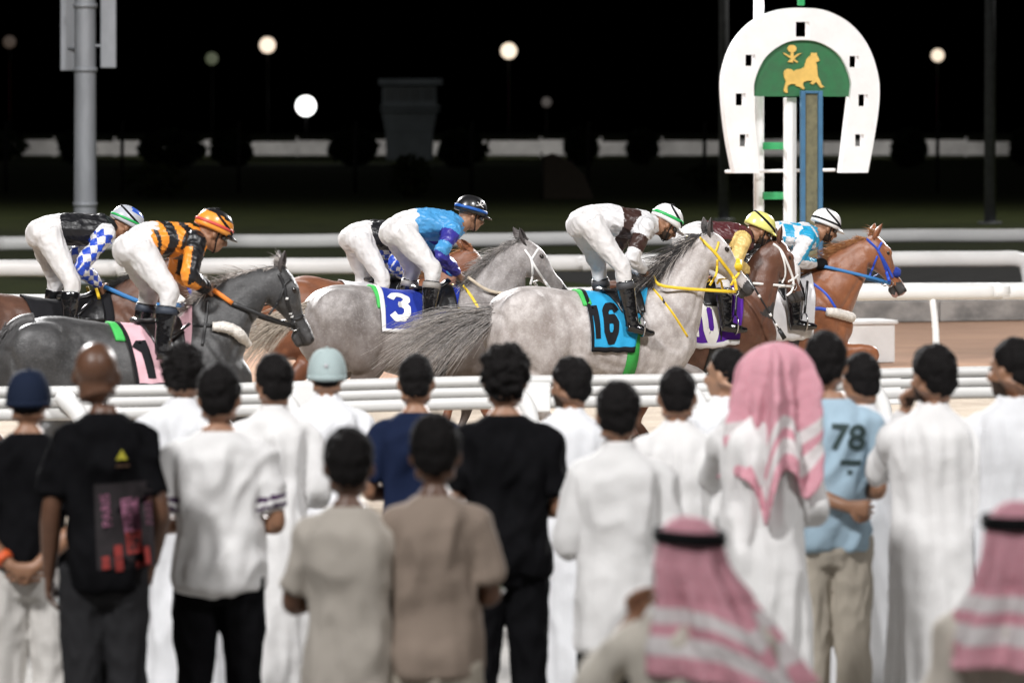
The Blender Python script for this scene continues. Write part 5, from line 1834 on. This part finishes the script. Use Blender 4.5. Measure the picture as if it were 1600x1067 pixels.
    if glove:
        for sy in (-1, 1):
            sh, el, ha = arms[sy]
            d_ = (ha - el).normalized()
            m2 = MB(); m2.tube([ha - d_ * 0.06, ha - d_ * 0.02, ha + d_ * 0.04, ha + d_ * 0.085, ha + d_ * 0.11], [0.036, 0.037, 0.05, 0.05, 0.03], sub=3, seg=12)
            build('glove', m2, M_BLACKCLOTH, root)
    tag(root, label, 'person', 'jockeys crouching over their horses')
    return dict(root=root, arms=arms, legs=legs, L=L, hobj=hobj, HPt=HPt, B=B)
# ================================================================== the field
G_LIGHT = coat_mat('coat_light_grey', (0.54, 0.505, 0.49), (0.27, 0.232, 0.215), (0.70, 0.675, 0.66), fleck_amt=0.25)
G_MID = coat_mat('coat_mid_grey', (0.33, 0.305, 0.295), (0.14, 0.122, 0.115), (0.58, 0.555, 0.54), fleck_amt=0.25, low=(0.095, 0.070, 0.058))
G_DARK = coat_mat('coat_iron_grey', (0.135, 0.13, 0.13), (0.075, 0.073, 0.073), (0.32, 0.31, 0.305), 70, 0.3)
G_CHEST = coat_mat('coat_chestnut', (0.27, 0.10, 0.042), (0.19, 0.066, 0.028), (0.34, 0.15, 0.07), 70, 0.15, gloss=0.36)
G_BAY = coat_mat('coat_dark_bay', (0.135, 0.055, 0.030), (0.085, 0.034, 0.02), (0.20, 0.095, 0.06), 70, 0.12, gloss=0.36)
G_BROWN = coat_mat('coat_brown', (0.12, 0.052, 0.03), (0.07, 0.03, 0.018), (0.18, 0.09, 0.06), 70, 0.12)
H_GREY = mat('hair_grey', (0.40, 0.375, 0.36), rough=0.5, col2=(0.12, 0.112, 0.108), vscale=30, stretch=(0.3, 3, 3))
H_PALE = mat('hair_pale', (0.55, 0.50, 0.46), rough=0.5, col2=(0.25, 0.225, 0.21), vscale=30, stretch=(0.3, 3, 3))
H_CREAM = mat('hair_cream', (0.55, 0.48, 0.40), rough=0.5, col2=(0.28, 0.235, 0.19), vscale=30, stretch=(0.3, 3, 3))
H_DGREY = mat('hair_dark_grey', (0.10, 0.095, 0.095), rough=0.5, col2=(0.03, 0.029, 0.03), vscale=30, stretch=(0.3, 3, 3))
H_DARK = mat('hair_dark', (0.06, 0.055, 0.055), rough=0.5, col2=(0.02, 0.019, 0.02), vscale=30)
H_FLAX = mat('hair_flaxen', (0.42, 0.20, 0.075), rough=0.5, col2=(0.24, 0.09, 0.035), vscale=30)
T_YEL = mat('yellow_strap', (0.80, 0.55, 0.03), rough=0.45, var=0.1)
T_BLUE = mat('blue_strap', (0.02, 0.075, 0.50), rough=0.45, var=0.1)
T_MBLUE = mat('mid_blue_rein', (0.03, 0.17, 0.42), rough=0.5, var=0.1)
T_WHITE = mat('white_strap', (0.78, 0.77, 0.75), rough=0.5, var=0.06)
T_BLACK = mat('black_strap', (0.015, 0.015, 0.016), rough=0.45, var=0.2)
T_CREAM = mat('cream_rein', (0.55, 0.47, 0.36), rough=0.6, var=0.15, vscale=30)
T_ORANGE = mat('orange_rubber', (0.80, 0.23, 0.03), rough=0.6)
T_FLEECE = mat('white_fleece', (0.72, 0.68, 0.63), rough=0.95, var=0.2, vscale=40, bump=0.8, bscale=70)
T_NAVYF = mat('navy_fleece', (0.012, 0.035, 0.25), rough=0.95, bump=0.8, bscale=70)
E_DARK = mat('ear_dark', (0.07, 0.06, 0.058), rough=0.7, var=0.4, vscale=25)
T_GREEN = mat('green_webbing', (0.03, 0.30, 0.05), rough=0.6, var=0.15, vscale=12)
T_LIME = mat('lime_pad', (0.06, 0.50, 0.10), rough=0.8)
K_WHITE, K_BROWN = silk('silk_white', (0.66, 0.655, 0.665)), silk('silk_brown', (0.045, 0.022, 0.018))
K_BLACK, K_SKY = silk('silk_black', (0.012, 0.012, 0.014)), silk('silk_sky', (0.065, 0.29, 0.58))
K_PURP, K_ORANGE = silk('silk_purple', (0.035, 0.03, 0.28)), silk('silk_orange', (0.80, 0.28, 0.03))
K_ROYAL, K_MAROON = silk('silk_royal', (0.02, 0.07, 0.48)), silk('silk_maroon', (0.085, 0.022, 0.025))
K_YELL, K_TURQ = silk('silk_pale_yellow', (0.72, 0.52, 0.19)), silk('silk_turquoise', (0.02, 0.32, 0.55))
def shell(n, c):
    return mat('shell_' + n, c, rough=0.3, var=0.05, vscale=5, coat=0.3)
S_WHITE, S_BLACK, S_ORANGE, S_YEL, S_GREY, S_BLUE = shell('white', (0.78, 0.78, 0.78)), shell('black', (0.014, 0.014, 0.015)), shell('orange', (0.80, 0.30, 0.04)), shell('yellow', (0.75, 0.72, 0.22)), shell('grey', (0.45, 0.47, 0.52)), shell('blue', (0.03, 0.10, 0.5))
B_GREEN = mat('band_green', (0.02, 0.42, 0.10), rough=0.5)
B_RED = mat('band_red', (0.65, 0.08, 0.06), rough=0.5)
B_BLUE = mat('band_blue', (0.01, 0.10, 0.40), rough=0.5)
SC_PINK, SC_BLUE = cloth('cloth_pink', (0.68, 0.42, 0.47), var=0.08), cloth('cloth_royal', (0.02, 0.04, 0.30), var=0.1)
SC_CYAN, SC_PURP = cloth('cloth_cyan', (0.03, 0.33, 0.60), var=0.1), cloth('cloth_purple', (0.10, 0.025, 0.32), var=0.1)
SC_WHITE, SC_BLACK = cloth('cloth_white', (0.72, 0.71, 0.72), var=0.05), cloth('cloth_black_edge', (0.013, 0.013, 0.015))

def dress(h, xr_top, xr_bot, xf_top, xf_bot, zbot, m, edge, txt, nm, ac, bc, wa, hb, pad=None, stroke=0.26, slant=0.0, girth=T_BLACK, pad_z=1.42):
    root = h['root']
    fn = cloth_fn(h, xr_top, xr_bot, xf_top, xf_bot, zbot)
    sc = cloth_grid('saddle_cloth', fn, m, root)
    if edge is not None:
        cloth_grid('cloth_border', fn, edge, sc, -0.002, 0.055, -1, 1, 3, 44, 0.006, 0.004)
        cloth_grid('cloth_border', fn, edge, sc, 0, 1, -1.0, -0.955, 22, 2, 0.006, 0.0045)
        cloth_grid('cloth_border', fn, edge, sc, 0, 1, 0.955, 1.0, 22, 2, 0.006, 0.0045)
    if pad is not None:
        f2 = cloth_fn(h, xr_top - 0.04, xr_top - 0.025, xr_top + 0.03, xr_top + 0.04, pad_z, 0.004)
        cloth_grid('saddle_pad', f2, pad, root, 0, 1, -1, 1, 5, 24, 0.022)
    if txt:
        numerals(h, fn, txt, ac, bc, wa, hb, nm, sc, stroke, slant)
    # racing saddle: flap, seat, pommel
    f3 = cloth_fn(h, 0.04, 0.14, 0.33, 0.33, 1.33, 0.026)
    sd = cloth_grid('saddle', f3, M_LEATHER, root, 0, 1, -1, 1, 12, 30, 0.014)
    mb = MB()
    mb.tube([f3(0.0, 0, 0.01), f3(0.3, 0, 0.0), f3(0.75, 0, 0.01), f3(1.0, 0, 0.035)], [(0.10, 0.02), (0.085, 0.018), (0.07, 0.02), (0.05, 0.02)], sub=4, seg=12, side=(0, 1, 0))
    build('seat', mb, M_LEATHER, sd)
    # girth round the chest
    mb = MB()
    for a0 in np.linspace(-math.pi, math.pi, 41):
        al = a0
        x = 0.26 + 0.07 * (1 - math.cos(al)) * -0.5
        d = V((0, math.sin(al), math.cos(al)))
        hit = h['tree'].ray_cast(V((x, 0, 1.10)) + d * 1.2, -d)
        r_ = (hit[0] - V((x, 0, 1.10))).length if hit[0] is not None else 0.3
        for dx in (-0.045, 0.045):
            mb.v.append(tuple(V((x + dx, 0, 1.10)) + d * (min(r_, 0.42) + 0.008)))
    for i in range(40):
        mb.f.append((2 * i, 2 * i + 1, 2 * i + 3, 2 * i + 2))
    g = build('girth', mb, girth, root)
    md = g.modifiers.new('t', 'SOLIDIFY'); md.thickness = 0.008
    return fn

def bit_ring(h, px, py, parent=None):
    p = on_side(h, px, py, 0.008, -0.06)
    for sy in (1, -1):
        mb = MB()
        c = V((p.x, p.y * sy, p.z))
        rr = [c + V((0.026 * math.cos(t), 0, 0.026 * math.sin(t))) for t in np.linspace(0, 2 * math.pi, 17)]
        mb.tube(rr, [0.004] * 17, sub=1, seg=6)
        build('bit_ring', mb, M_STEEL, h['root'])
    return p

def band_pattern(base, rules):
    def f(part, t, ang, p, sy):
        for (pt, t0, t1, idx) in rules:
            if pt == part and t0 <= t < t1:
                return idx
        return base
    return f

# ---------------- horse with cloth 16, light grey, yellow tack
h = horse('sixteen', 'light grey horse with yellow bridle and blue number 16 saddle cloth', 928, 207,
          [(1012, 446), (1032, 424), (1062, 390), (1094, 363)], [(1106, 436), (1096, 474), (1089, 520)], (1103, 363), (1173, 458), G_LIGHT, H_DGREY, 'a', ear=(-0.12, 1.0), ear_m=E_DARK, mane_m2=H_PALE, tail_m2=H_PALE,
          mane_dir=(-1, -0.35, -0.22), mane_len=0.30, mane_n=620, tail_root=(792, 488), tail_dir=(-1, -0.12, -0.10), tail_len=0.80, tail_n=900, tail_droop=0.6, tail_m=H_GREY, tail_spread=0.2)
fn = dress(h, -0.12, -0.117, 0.43, 0.22, 1.02, SC_CYAN, SC_BLACK, '16', SC_BLACK, 0.265, 0.66, 0.25, 0.42, T_LIME, stroke=0.44, slant=-0.15, girth=T_GREEN, pad_z=1.45)
j = jockey('jockey in white silks with a brown hoop and a white and green helmet', h, dict(pelvis=(915, 350), waist=(938, 342), mid=(970, 347), chest=(1003, 352), neck=(1026, 352), helmet=(1044, 342), shoulder=(1008, 354), elbow=(988, 402), hand=(1010, 428), knee=(972, 416), ankle=(987, 500), toe=(1012, 519)),
           [K_WHITE, K_BROWN, K_BLACK], band_pattern(0, [('torso', 0.42, 0.66, 1), ('arm', 0.34, 0.80, 1), ('arm', 1.80, 3, 2)]), ([S_WHITE], None), 'brown', True, 34,
           boot_top=mat('boot_sock', (0.05, 0.05, 0.055), rough=0.6), band=[(0.012, 0.020, B_GREEN, 0.012), (0.055, -0.055, M_BLACKCLOTH, 0.010)])
hd = j['arms'][-1][2]
bp_ = bit_ring(h, 1150, 456)
strap('headpiece', h, [(1094, 372), (1106, 384), (1118, 396), (1131, 413), (1146, 434), (1151, 454)], T_YEL, 0.012)
strap('brow_band', h, [(1117, 395), (1121, 386), (1123, 378)], T_YEL, 0.010)
strap('throat_lash', h, [(1121, 406), (1119, 428), (1109, 446)], T_YEL, 0.009)
strap('nose_band', h, [(1142, 446), (1148, 436), (1155, 426)], T_YEL, 0.010)
fleece('nose_roll', [h['HP'](0.60, 0.020, -0.068), h['HP'](0.585, 0.048, 0), h['HP'](0.60, 0.020, 0.068)], 0.042, T_YEL, h['root'])
for sy in (-1, 1):
    rope('rein', h, [V((bp_.x, bp_.y * -sy, bp_.z)), V((bp_.x - 0.15, -0.14 * -sy * -1 if False else sy * 0.13, bp_.z + 0.01)), V((h['fr'].loc(1035, 447, -0.12).x, sy * 0.15, h['fr'].loc(1035, 447, -0.12).z)), V((hd.x + 0.06, sy * 0.075, hd.z - 0.02))], T_YEL, flat=(0.012, 0.005))
strap('breast_strap', h, [(1020, 451), (1036, 470), (1054, 494), (1074, 526)], T_YEL, 0.012)
strap('breast_tie', h, [(1034, 466), (1038, 474)], T_BLACK, 0.016)

# ---------------- number 3, grey, white bridle
h = horse('three', 'mottled grey horse with white bridle and royal blue number 3 saddle cloth', 637, 204.5,
          [(722, 452), (752, 415), (785, 386), (808, 373)], [(820, 458), (806, 492), (799, 520)], (814, 376), (886, 464), G_MID, H_GREY, 'b', ear=(-0.55, 0.9), ear_m=E_DARK, mane_m2=H_PALE,
          mane_dir=(-1, -0.4, -0.1), mane_len=0.20, mane_n=420, tail_root=(490, 478), tail_dir=(-1, 0.0, -0.35), tail_len=0.55, tail_n=380, tail_droop=0.5, tail_m=H_CREAM)
fn = dress(h, -0.27, -0.28, 0.42, 0.27, 1.15, SC_BLUE, SC_WHITE, '3', T_WHITE, 0.24, 0.56, 0.25, 0.46, T_LIME, stroke=0.36, slant=-0.05, pad_z=1.385)
em = None
j = jockey('jockey in sky blue silks with purple sleeves and a black helmet', h, dict(pelvis=(622, 363), waist=(645, 349), mid=(680, 351), chest=(704, 354), neck=(722, 352), helmet=(737, 327), shoulder=(707, 360), elbow=(688, 398), hand=(717, 430), knee=(677, 420), ankle=(669, 492), toe=(690, 505)),
           [K_SKY, K_PURP], band_pattern(0, [('arm', 0.12, 0.55, 1), ('arm', 1.0, 3, 1)]), ([S_BLACK], None), 'brown', False, 16, boot_top=mat('boot_grey_cuff', (0.30, 0.28, 0.26), rough=0.5),
           band=[(0.0, 0.0, B_BLUE, 0.012)])
# white crossed-swords badge on the helmet
mb = MB()
P_ = j['HPt']
for sx in (-1, 1):
    mb.tube([P_(0.094, 0.03 + sx * 0.030, 0.030), P_(0.098, 0.03, 0.042), P_(0.094, 0.03 - sx * 0.028, 0.058)], [0.0035] * 3, sub=3, seg=5)
mb.tube([P_(0.097, 0.03, 0.045), P_(0.080, 0.03, 0.078)], [0.004, 0.003], sub=1, seg=5)
build('helmet_badge', mb, T_WHITE, j['hobj'])
hd = j['arms'][-1][2]
strap('headpiece', h, [(820, 390), (830, 406), (832, 428), (829, 445)], T_WHITE, 0.010)
strap('cheek_piece', h, [(830, 406), (838, 420), (850, 438), (862, 455)], T_WHITE, 0.010)
strap('brow_band', h, [(830, 406), (836, 397), (841, 389)], T_WHITE, 0.010)
bp_ = bit_ring(h, 866, 458)
for sy in (-1, 1):
    q = h['fr'].loc(762, 454, -0.1)
    rope('rein', h, [V((bp_.x, sy * 0.07, bp_.z)), V((h['fr'].loc(811, 460, -0.12).x, sy * 0.12, h['fr'].loc(811, 460, -0.12).z)), V((q.x, sy * 0.14, q.z)), V((hd.x + 0.07, sy * 0.075, hd.z - 0.015))], T_CREAM, flat=(0.012, 0.006))
strap('breast_strap', h, [(724, 447), (737, 464), (753, 491)], T_YEL, 0.011)
strap('breast_strap', h, [(684, 473), (720, 484), (752, 494)], T_YEL, 0.012)

# ---------------- number 1, iron grey, black tack
h = horse('one', 'dark iron grey horse with black bridle and pink number 1 saddle cloth', 198, 246,
          [(306, 462), (345, 437), (390, 421), (428, 415)], [(402, 498), (388, 516), (384, 540)], (434, 418), (483, 537), coat_mat('coat_iron_front', (0.052, 0.051, 0.052), (0.020, 0.020, 0.0205), (0.15, 0.146, 0.145), 70, 0.25, low=(0.032, 0.030, 0.028)), H_PALE, 'a', ear=(0.05, 1.0), ear_m=E_DARK,
          mane_dir=(-1, -0.15, -0.05), mane_len=0.13, mane_n=300, tail_root=(28, 506), tail_dir=(-0.6, 0, -0.5), tail_len=0.7, tail_n=420, tail_droop=2.0, tail_m=mat('hair_iron', (0.10, 0.095, 0.095), rough=0.5, col2=(0.03, 0.03, 0.03), vscale=30))
fn = dress(h, -0.09, 0.0, 0.42, 0.32, 1.06, SC_PINK, SC_BLACK, '1', SC_BLACK, 0.27, 0.70, 0.36, 0.42, T_LIME, stroke=0.42, slant=-0.25)
def pat1(part, t, ang, p, sy):
    if part == 'arm':
        return 0 if (0.25 < t < 1.45 and abs(ang) > 2.0) else 1
    u = t + 0.10 * abs(math.cos(ang)) 
    return 1 if (0.12 < u < 0.24 or 0.36 < u < 0.50 or 0.62 < u < 0.74) else 0
def hel1(x, y, z):
    return 1 if z > 0.062 - 0.25 * max(0, y - 0.02) + (0.02 if abs(x) < 0.03 else 0) * 0 - 0.0 and z > 0.055 else 0
j = jockey('jockey in orange and black silks with an orange helmet', h, dict(pelvis=(212, 390), waist=(234, 374), mid=(270, 376), chest=(300, 378), neck=(318, 374), helmet=(336, 353), shoulder=(305, 378), elbow=(297, 432), hand=(326, 453), knee=(264, 456), ankle=(254, 540), toe=(272, 556)),
           [K_ORANGE, K_BLACK], pat1, ([S_ORANGE, S_BLACK], hel1), 'brown', False, 25, boot_top=mat('boot_blue_cuff', (0.03, 0.04, 0.06), rough=0.6),
           band=[(0.004, 0.004, B_RED, 0.010), (0.050, -0.06, M_BLACKCLOTH, 0.009)], trim=S_BLACK)
hd = j['arms'][-1][2]
strap('headpiece', h, [(436, 428), (444, 446), (448, 469), (457, 497), (459, 508)], T_BLACK, 0.011)
strap('brow_band', h, [(444, 447), (449, 441), (455, 436)], T_BLACK, 0.009)
strap('nose_band', h, [(456, 499), (466, 498), (475, 493)], T_BLACK, 0.009)
strap('throat_lash', h, [(444, 450), (436, 470), (420, 492)], T_BLACK, 0.008)
for (x, y) in ((448, 466), (454, 489), (456, 494)):
    strap('white_keeper', h, [(x - 2, y), (x + 2, y + 1)], T_WHITE, 0.010, 0.006)
bp_ = bit_ring(h, 460, 510)
for sy in (-1, 1):
    q = h['fr'].loc(363, 474, -0.12)
    rope('rein_grip', h, [V((hd.x + 0.03, sy * 0.08, hd.z)), V((q.x, sy * 0.12, q.z))], T_ORANGE, flat=(0.015, 0.008))
    rope('rein', h, [V((q.x, sy * 0.12, q.z)), V((h['fr'].loc(420, 497, -0.12).x, sy * 0.125, h['fr'].loc(420, 497, -0.12).z)), V((bp_.x, sy * abs(bp_.y), bp_.z))], T_BLACK, flat=(0.014, 0.006))
strap('breast_girth', h, [(270, 507), (300, 508), (330, 509)], T_BLACK, 0.014)
strap('neck_strap', h, [(325, 469), (322, 500), (316, 540)], T_BLACK, 0.010)
fleece('breast_fleece', [on_side(h, *q, 0.02) for q in ((332, 510), (350, 511), (366, 516), (377, 526))] + [V((0.79, 0.0, 1.31))], 0.036, T_FLEECE, h['root'])

# ---------------- lead chestnut, blue tack
h = horse('lead', 'leading chestnut horse with blue bridle and white saddle cloth', 1183, 193,
          [(1276, 416), (1302, 392), (1330, 377), (1352, 369)], [(1349, 437), (1341, 455), (1333, 480)], (1362, 369), (1411, 459), G_CHEST, H_FLAX, 'b', ear=(0.35, 1.0),
          mane_dir=(-1, -0.1, 0.12), mane_len=0.16, mane_n=380, tail_n=260, tail_dir=(-1, 0, -0.4), nose='pink', tail_len=0.5)
fn = dress(h, -0.05, 0.0, 0.46, 0.38, 0.98, SC_WHITE, None, '', T_BLACK, 0, 0, 0, 0, None)
mb_ = None
def patl(part, t, ang, p, sy):
    if part == 'arm':
        return 1 if (-2.0 < ang < 1.25 or t < 0.1) else 0
    u, v = math.floor(t * 5.2), math.floor((ang + math.pi) / (2 * math.pi) * 8)
    return (u + v) % 2 if t < 0.86 else 1
j = jockey('jockey in white and turquoise checked silks with black gloves and a white helmet', h, dict(pelvis=(1192, 374), waist=(1212, 368), mid=(1238, 371), chest=(1262, 371), neck=(1277, 367), helmet=(1292, 347), shoulder=(1262, 372), elbow=(1243, 408), hand=(1276, 412), knee=(1238, 424), ankle=(1241, 498), toe=(1266, 509)),
           [K_WHITE, K_TURQ], patl, ([S_WHITE], None), 'brown', True, 22, glove=True, band=[(0.0, 0.0, M_BLACKCLOTH, 0.008), (0.05, -0.055, M_BLACKCLOTH, 0.009)], chest_w=0.155)
hd = j['arms'][-1][2]
strap('headpiece', h, [(1354, 374), (1363, 382), (1372, 392), (1381, 413), (1390, 441)], T_BLUE, 0.013)
strap('cheek_piece', h, [(1372, 392), (1384, 412), (1395, 434)], T_BLUE, 0.011)
strap('brow_band', h, [(1372, 391), (1375, 384), (1378, 379)], T_BLUE, 0.010)
strap('throat_lash', h, [(1371, 400), (1364, 418), (1358, 433)], T_BLUE, 0.009)
bp_ = bit_ring(h, 1391, 443)
fleece('nose_roll', [h['HP'](0.67, 0.012, -0.062), h['HP'](0.655, 0.040, 0), h['HP'](0.67, 0.012, 0.062)], 0.038, T_NAVYF, h['root'])
for sy in (-1, 1):
    q = h['fr'].loc(1358, 433, -0.13)
    rope('rein', h, [V((hd.x + 0.05, sy * 0.08, hd.z - 0.02)), V((q.x, sy * 0.13, q.z)), V((bp_.x, sy * abs(bp_.y), bp_.z))], T_MBLUE, flat=(0.013, 0.006))
strap('breast_strap', h, [(1262, 437), (1290, 459), (1306, 482)], T_BLUE, 0.012)
strap('breast_girth', h, [(1257, 488), (1276, 482), (1292, 484)], T_BLUE, 0.014)
fleece('breast_fleece', [on_side(h, *q, 0.018) for q in ((1292, 487), (1306, 489), (1320, 493), (1330, 496))] + [V((0.80, 0.0, 1.14))], 0.040, T_FLEECE, h['root'])

# ---------------- number 10, dark bay, white bridle
h = horse('ten', 'dark bay horse with white bridle and purple number 10 saddle cloth', 1058, 199.5,
          [(1152, 430), (1170, 400), (1192, 378), (1206, 372)], [(1214, 452), (1209, 480), (1204, 512)], (1212, 374), (1250, 470), G_BAY, H_DARK, 'b', ear=(-0.02, 1.0),
          mane_dir=(-1, -0.2, 0.0), mane_len=0.12, mane_n=220, tail_n=200, tail_dir=(-0.8, 0, -0.6), tail_len=0.5)
fn = dress(h, -0.04, -0.02, 0.52, 0.42, 0.985, SC_PURP, SC_WHITE, '10', T_WHITE, 0.28, 0.70, 0.25, 0.40, T_LIME, stroke=0.42, slant=-0.15)
def pat10(part, t, ang, p, sy):
    if part == 'arm':
        return 1
    return 2 if abs(abs(ang) - 1.75) < 0.10 or t > 0.93 else 0
j = jockey('jockey in maroon silks with yellow sleeves and a pale yellow helmet', h, dict(pelvis=(1080, 375), waist=(1097, 368), mid=(1130, 371), chest=(1158, 373), neck=(1173, 369), helmet=(1189, 352), shoulder=(1160, 376), elbow=(1148, 412), hand=(1168, 424), knee=(1128, 430), ankle=(1134, 500), toe=(1157, 514)),
           [K_MAROON, K_YELL, K_BLACK], pat10, ([S_YEL], None), 'brown', True, 24, boot_top=mat('boot_sock2', (0.05, 0.06, 0.075), rough=0.6), band=[(0.035, -0.045, M_BLACKCLOTH, 0.010)])
strap('headpiece', h, [(1208, 381), (1219, 390), (1227, 404), (1238, 432), (1240, 446)], T_WHITE, 0.010)
strap('cheek_piece', h, [(1219, 390), (1226, 412), (1227, 430), (1222, 442)], T_WHITE, 0.008)
strap('nose_band', h, [(1232, 440), (1240, 436), (1247, 430)], T_WHITE, 0.009)
strap('chin_piece', h, [(1240, 446), (1236, 456), (1229, 462)], T_WHITE, 0.008)
bp_ = bit_ring(h, 1240, 448)
for sy in (-1, 1):
    q = h['fr'].loc(1180, 443, -0.13)
    rope('rein', h, [V((q.x - 0.1, sy * 0.10, q.z)), V((q.x, sy * 0.13, q.z)), V((bp_.x, sy * abs(bp_.y), bp_.z))], T_WHITE, flat=(0.010, 0.005))
# whip carried along the neck of number 10
wa, wb = h['fr'].loc(1166, 428, -0.30), h['fr'].loc(1217, 514, -0.34)
wp = empty('riding_whip', h['fr'].O, TH)
mb = MB(); mb.tube([wa, wa.lerp(wb, 0.5), wb], [0.009, 0.007, 0.006], sub=2, seg=8)
build('shaft', mb, T_BLACK, wp)
for u in (0.38, 0.72, 0.9):
    mb = MB(); mb.tube([wa.lerp(wb, u), wa.lerp(wb, u + 0.05)], [0.0105, 0.0105], sub=1, seg=8)
    build('white_band', mb, T_WHITE, wp)
mb = MB(); d = (wb - wa).normalized()
mb.tube([wb, wb + d * 0.09], [(0.016, 0.006), (0.02, 0.006)], sub=1, seg=8)
build('flap', mb, T_BLACK, wp)
tag(wp, 'black and white riding whip hanging beside the dark bay neck', 'whip')

# ---------------- hidden chestnut behind number 3
h = horse('hidden', 'chestnut horse mostly hidden behind the grey number 3 horse', 566, 195,
          [(655, 440), (685, 410), (708, 394), (722, 388)], [(724, 466), (708, 490), (700, 520)], (728, 388), (778, 476), coat_mat('coat_chestnut_dark', (0.23, 0.085, 0.038), (0.16, 0.055, 0.025), (0.3, 0.13, 0.06), 70, 0.12), H_FLAX, 'a', ear=(-0.7, 0.6),
          mane_dir=(-1, -0.1, 0.0), mane_len=0.14, mane_n=160, tail_n=160, tail_dir=(-0.7, 0, -0.7), tail_len=0.45)
fn = dress(h, -0.2, -0.1, 0.42, 0.4, 1.1, SC_WHITE, None, '', T_BLACK, 0, 0, 0, 0, None)
def patd(part, t, ang, p, sy):
    if part == 'arm':
        u, v = (ang / (2 * math.pi)) * 5, t * 3.6
        return 1 + (math.floor(u + v) + math.floor(u - v)) % 2
    return 0
j = jockey('jockey in black silks and white breeches behind the sky blue jockey', h, dict(pelvis=(557, 374), waist=(577, 367), mid=(607, 368), chest=(638, 371), neck=(655, 369), helmet=(672, 356), shoulder=(637, 374), elbow=(615, 412), hand=(634, 434), knee=(597, 432), ankle=(592, 498), toe=(612, 508)),
           [K_BLACK, K_WHITE, K_ROYAL], patd, ([S_GREY, S_BLUE], lambda x, y, z: 1 if z > 0.06 else 0), 'brown', False, 22, band=[(0.004, 0.0, B_GREEN, 0.009)])

# ---------------- brown horse at the left, behind number 1
h = horse('brown', 'dark brown horse half hidden behind the iron grey number 1', 84, 216,
          [(172, 446), (205, 428), (240, 410), (262, 402)], [(262, 488), (246, 506), (236, 530)], (268, 402), (318, 490), G_BROWN, H_DARK, 'b', ear=(0.1, 1.0),
          mane_dir=(-1, -0.3, -0.1), mane_len=0.14, mane_n=240, tail_n=160, tail_dir=(-1, 0, -0.3), tail_len=0.5)
fn = dress(h, -0.25, -0.15, 0.40, 0.40, 1.1, SC_BLACK, None, '', T_BLACK, 0, 0, 0, 0, None)
j = jockey('jockey in black silks with blue and white diamond sleeves', h, dict(pelvis=(70, 366), waist=(92, 357), mid=(130, 359), chest=(160, 360), neck=(180, 357), helmet=(200, 345), shoulder=(167, 366), elbow=(128, 416), hand=(156, 448), knee=(112, 440), ankle=(108, 502), toe=(128, 516)),
           [K_BLACK, K_WHITE, K_ROYAL], patd, ([S_GREY, S_BLUE], lambda x, y, z: 1 if (z > 0.07 and y > -0.03) else 0), 'brown', False, 30, band=[(0.002, 0.012, B_GREEN, 0.009), (0.03, -0.04, M_BLACKCLOTH, 0.008)], trim=S_ORANGE)
hd = j['arms'][-1][2]
strap('headpiece', h, [(268, 412), (280, 426), (292, 445), (300, 462)], T_BLUE, 0.012)
for sy in (-1, 1):
    q = h['fr'].loc(225, 473, -0.13)
    rope('rein', h, [V((hd.x + 0.03, sy * 0.075, hd.z)), V((q.x, sy * 0.14, q.z)), V((h['fr'].loc(290, 478, -0.1).x, sy * 0.09, h['fr'].loc(290, 478, -0.1).z))], T_MBLUE, flat=(0.016, 0.008))
strap('breast_strap', h, [(150, 450), (156, 470), (161, 498)], T_YEL, 0.012)
bpy.context.view_layer.update()
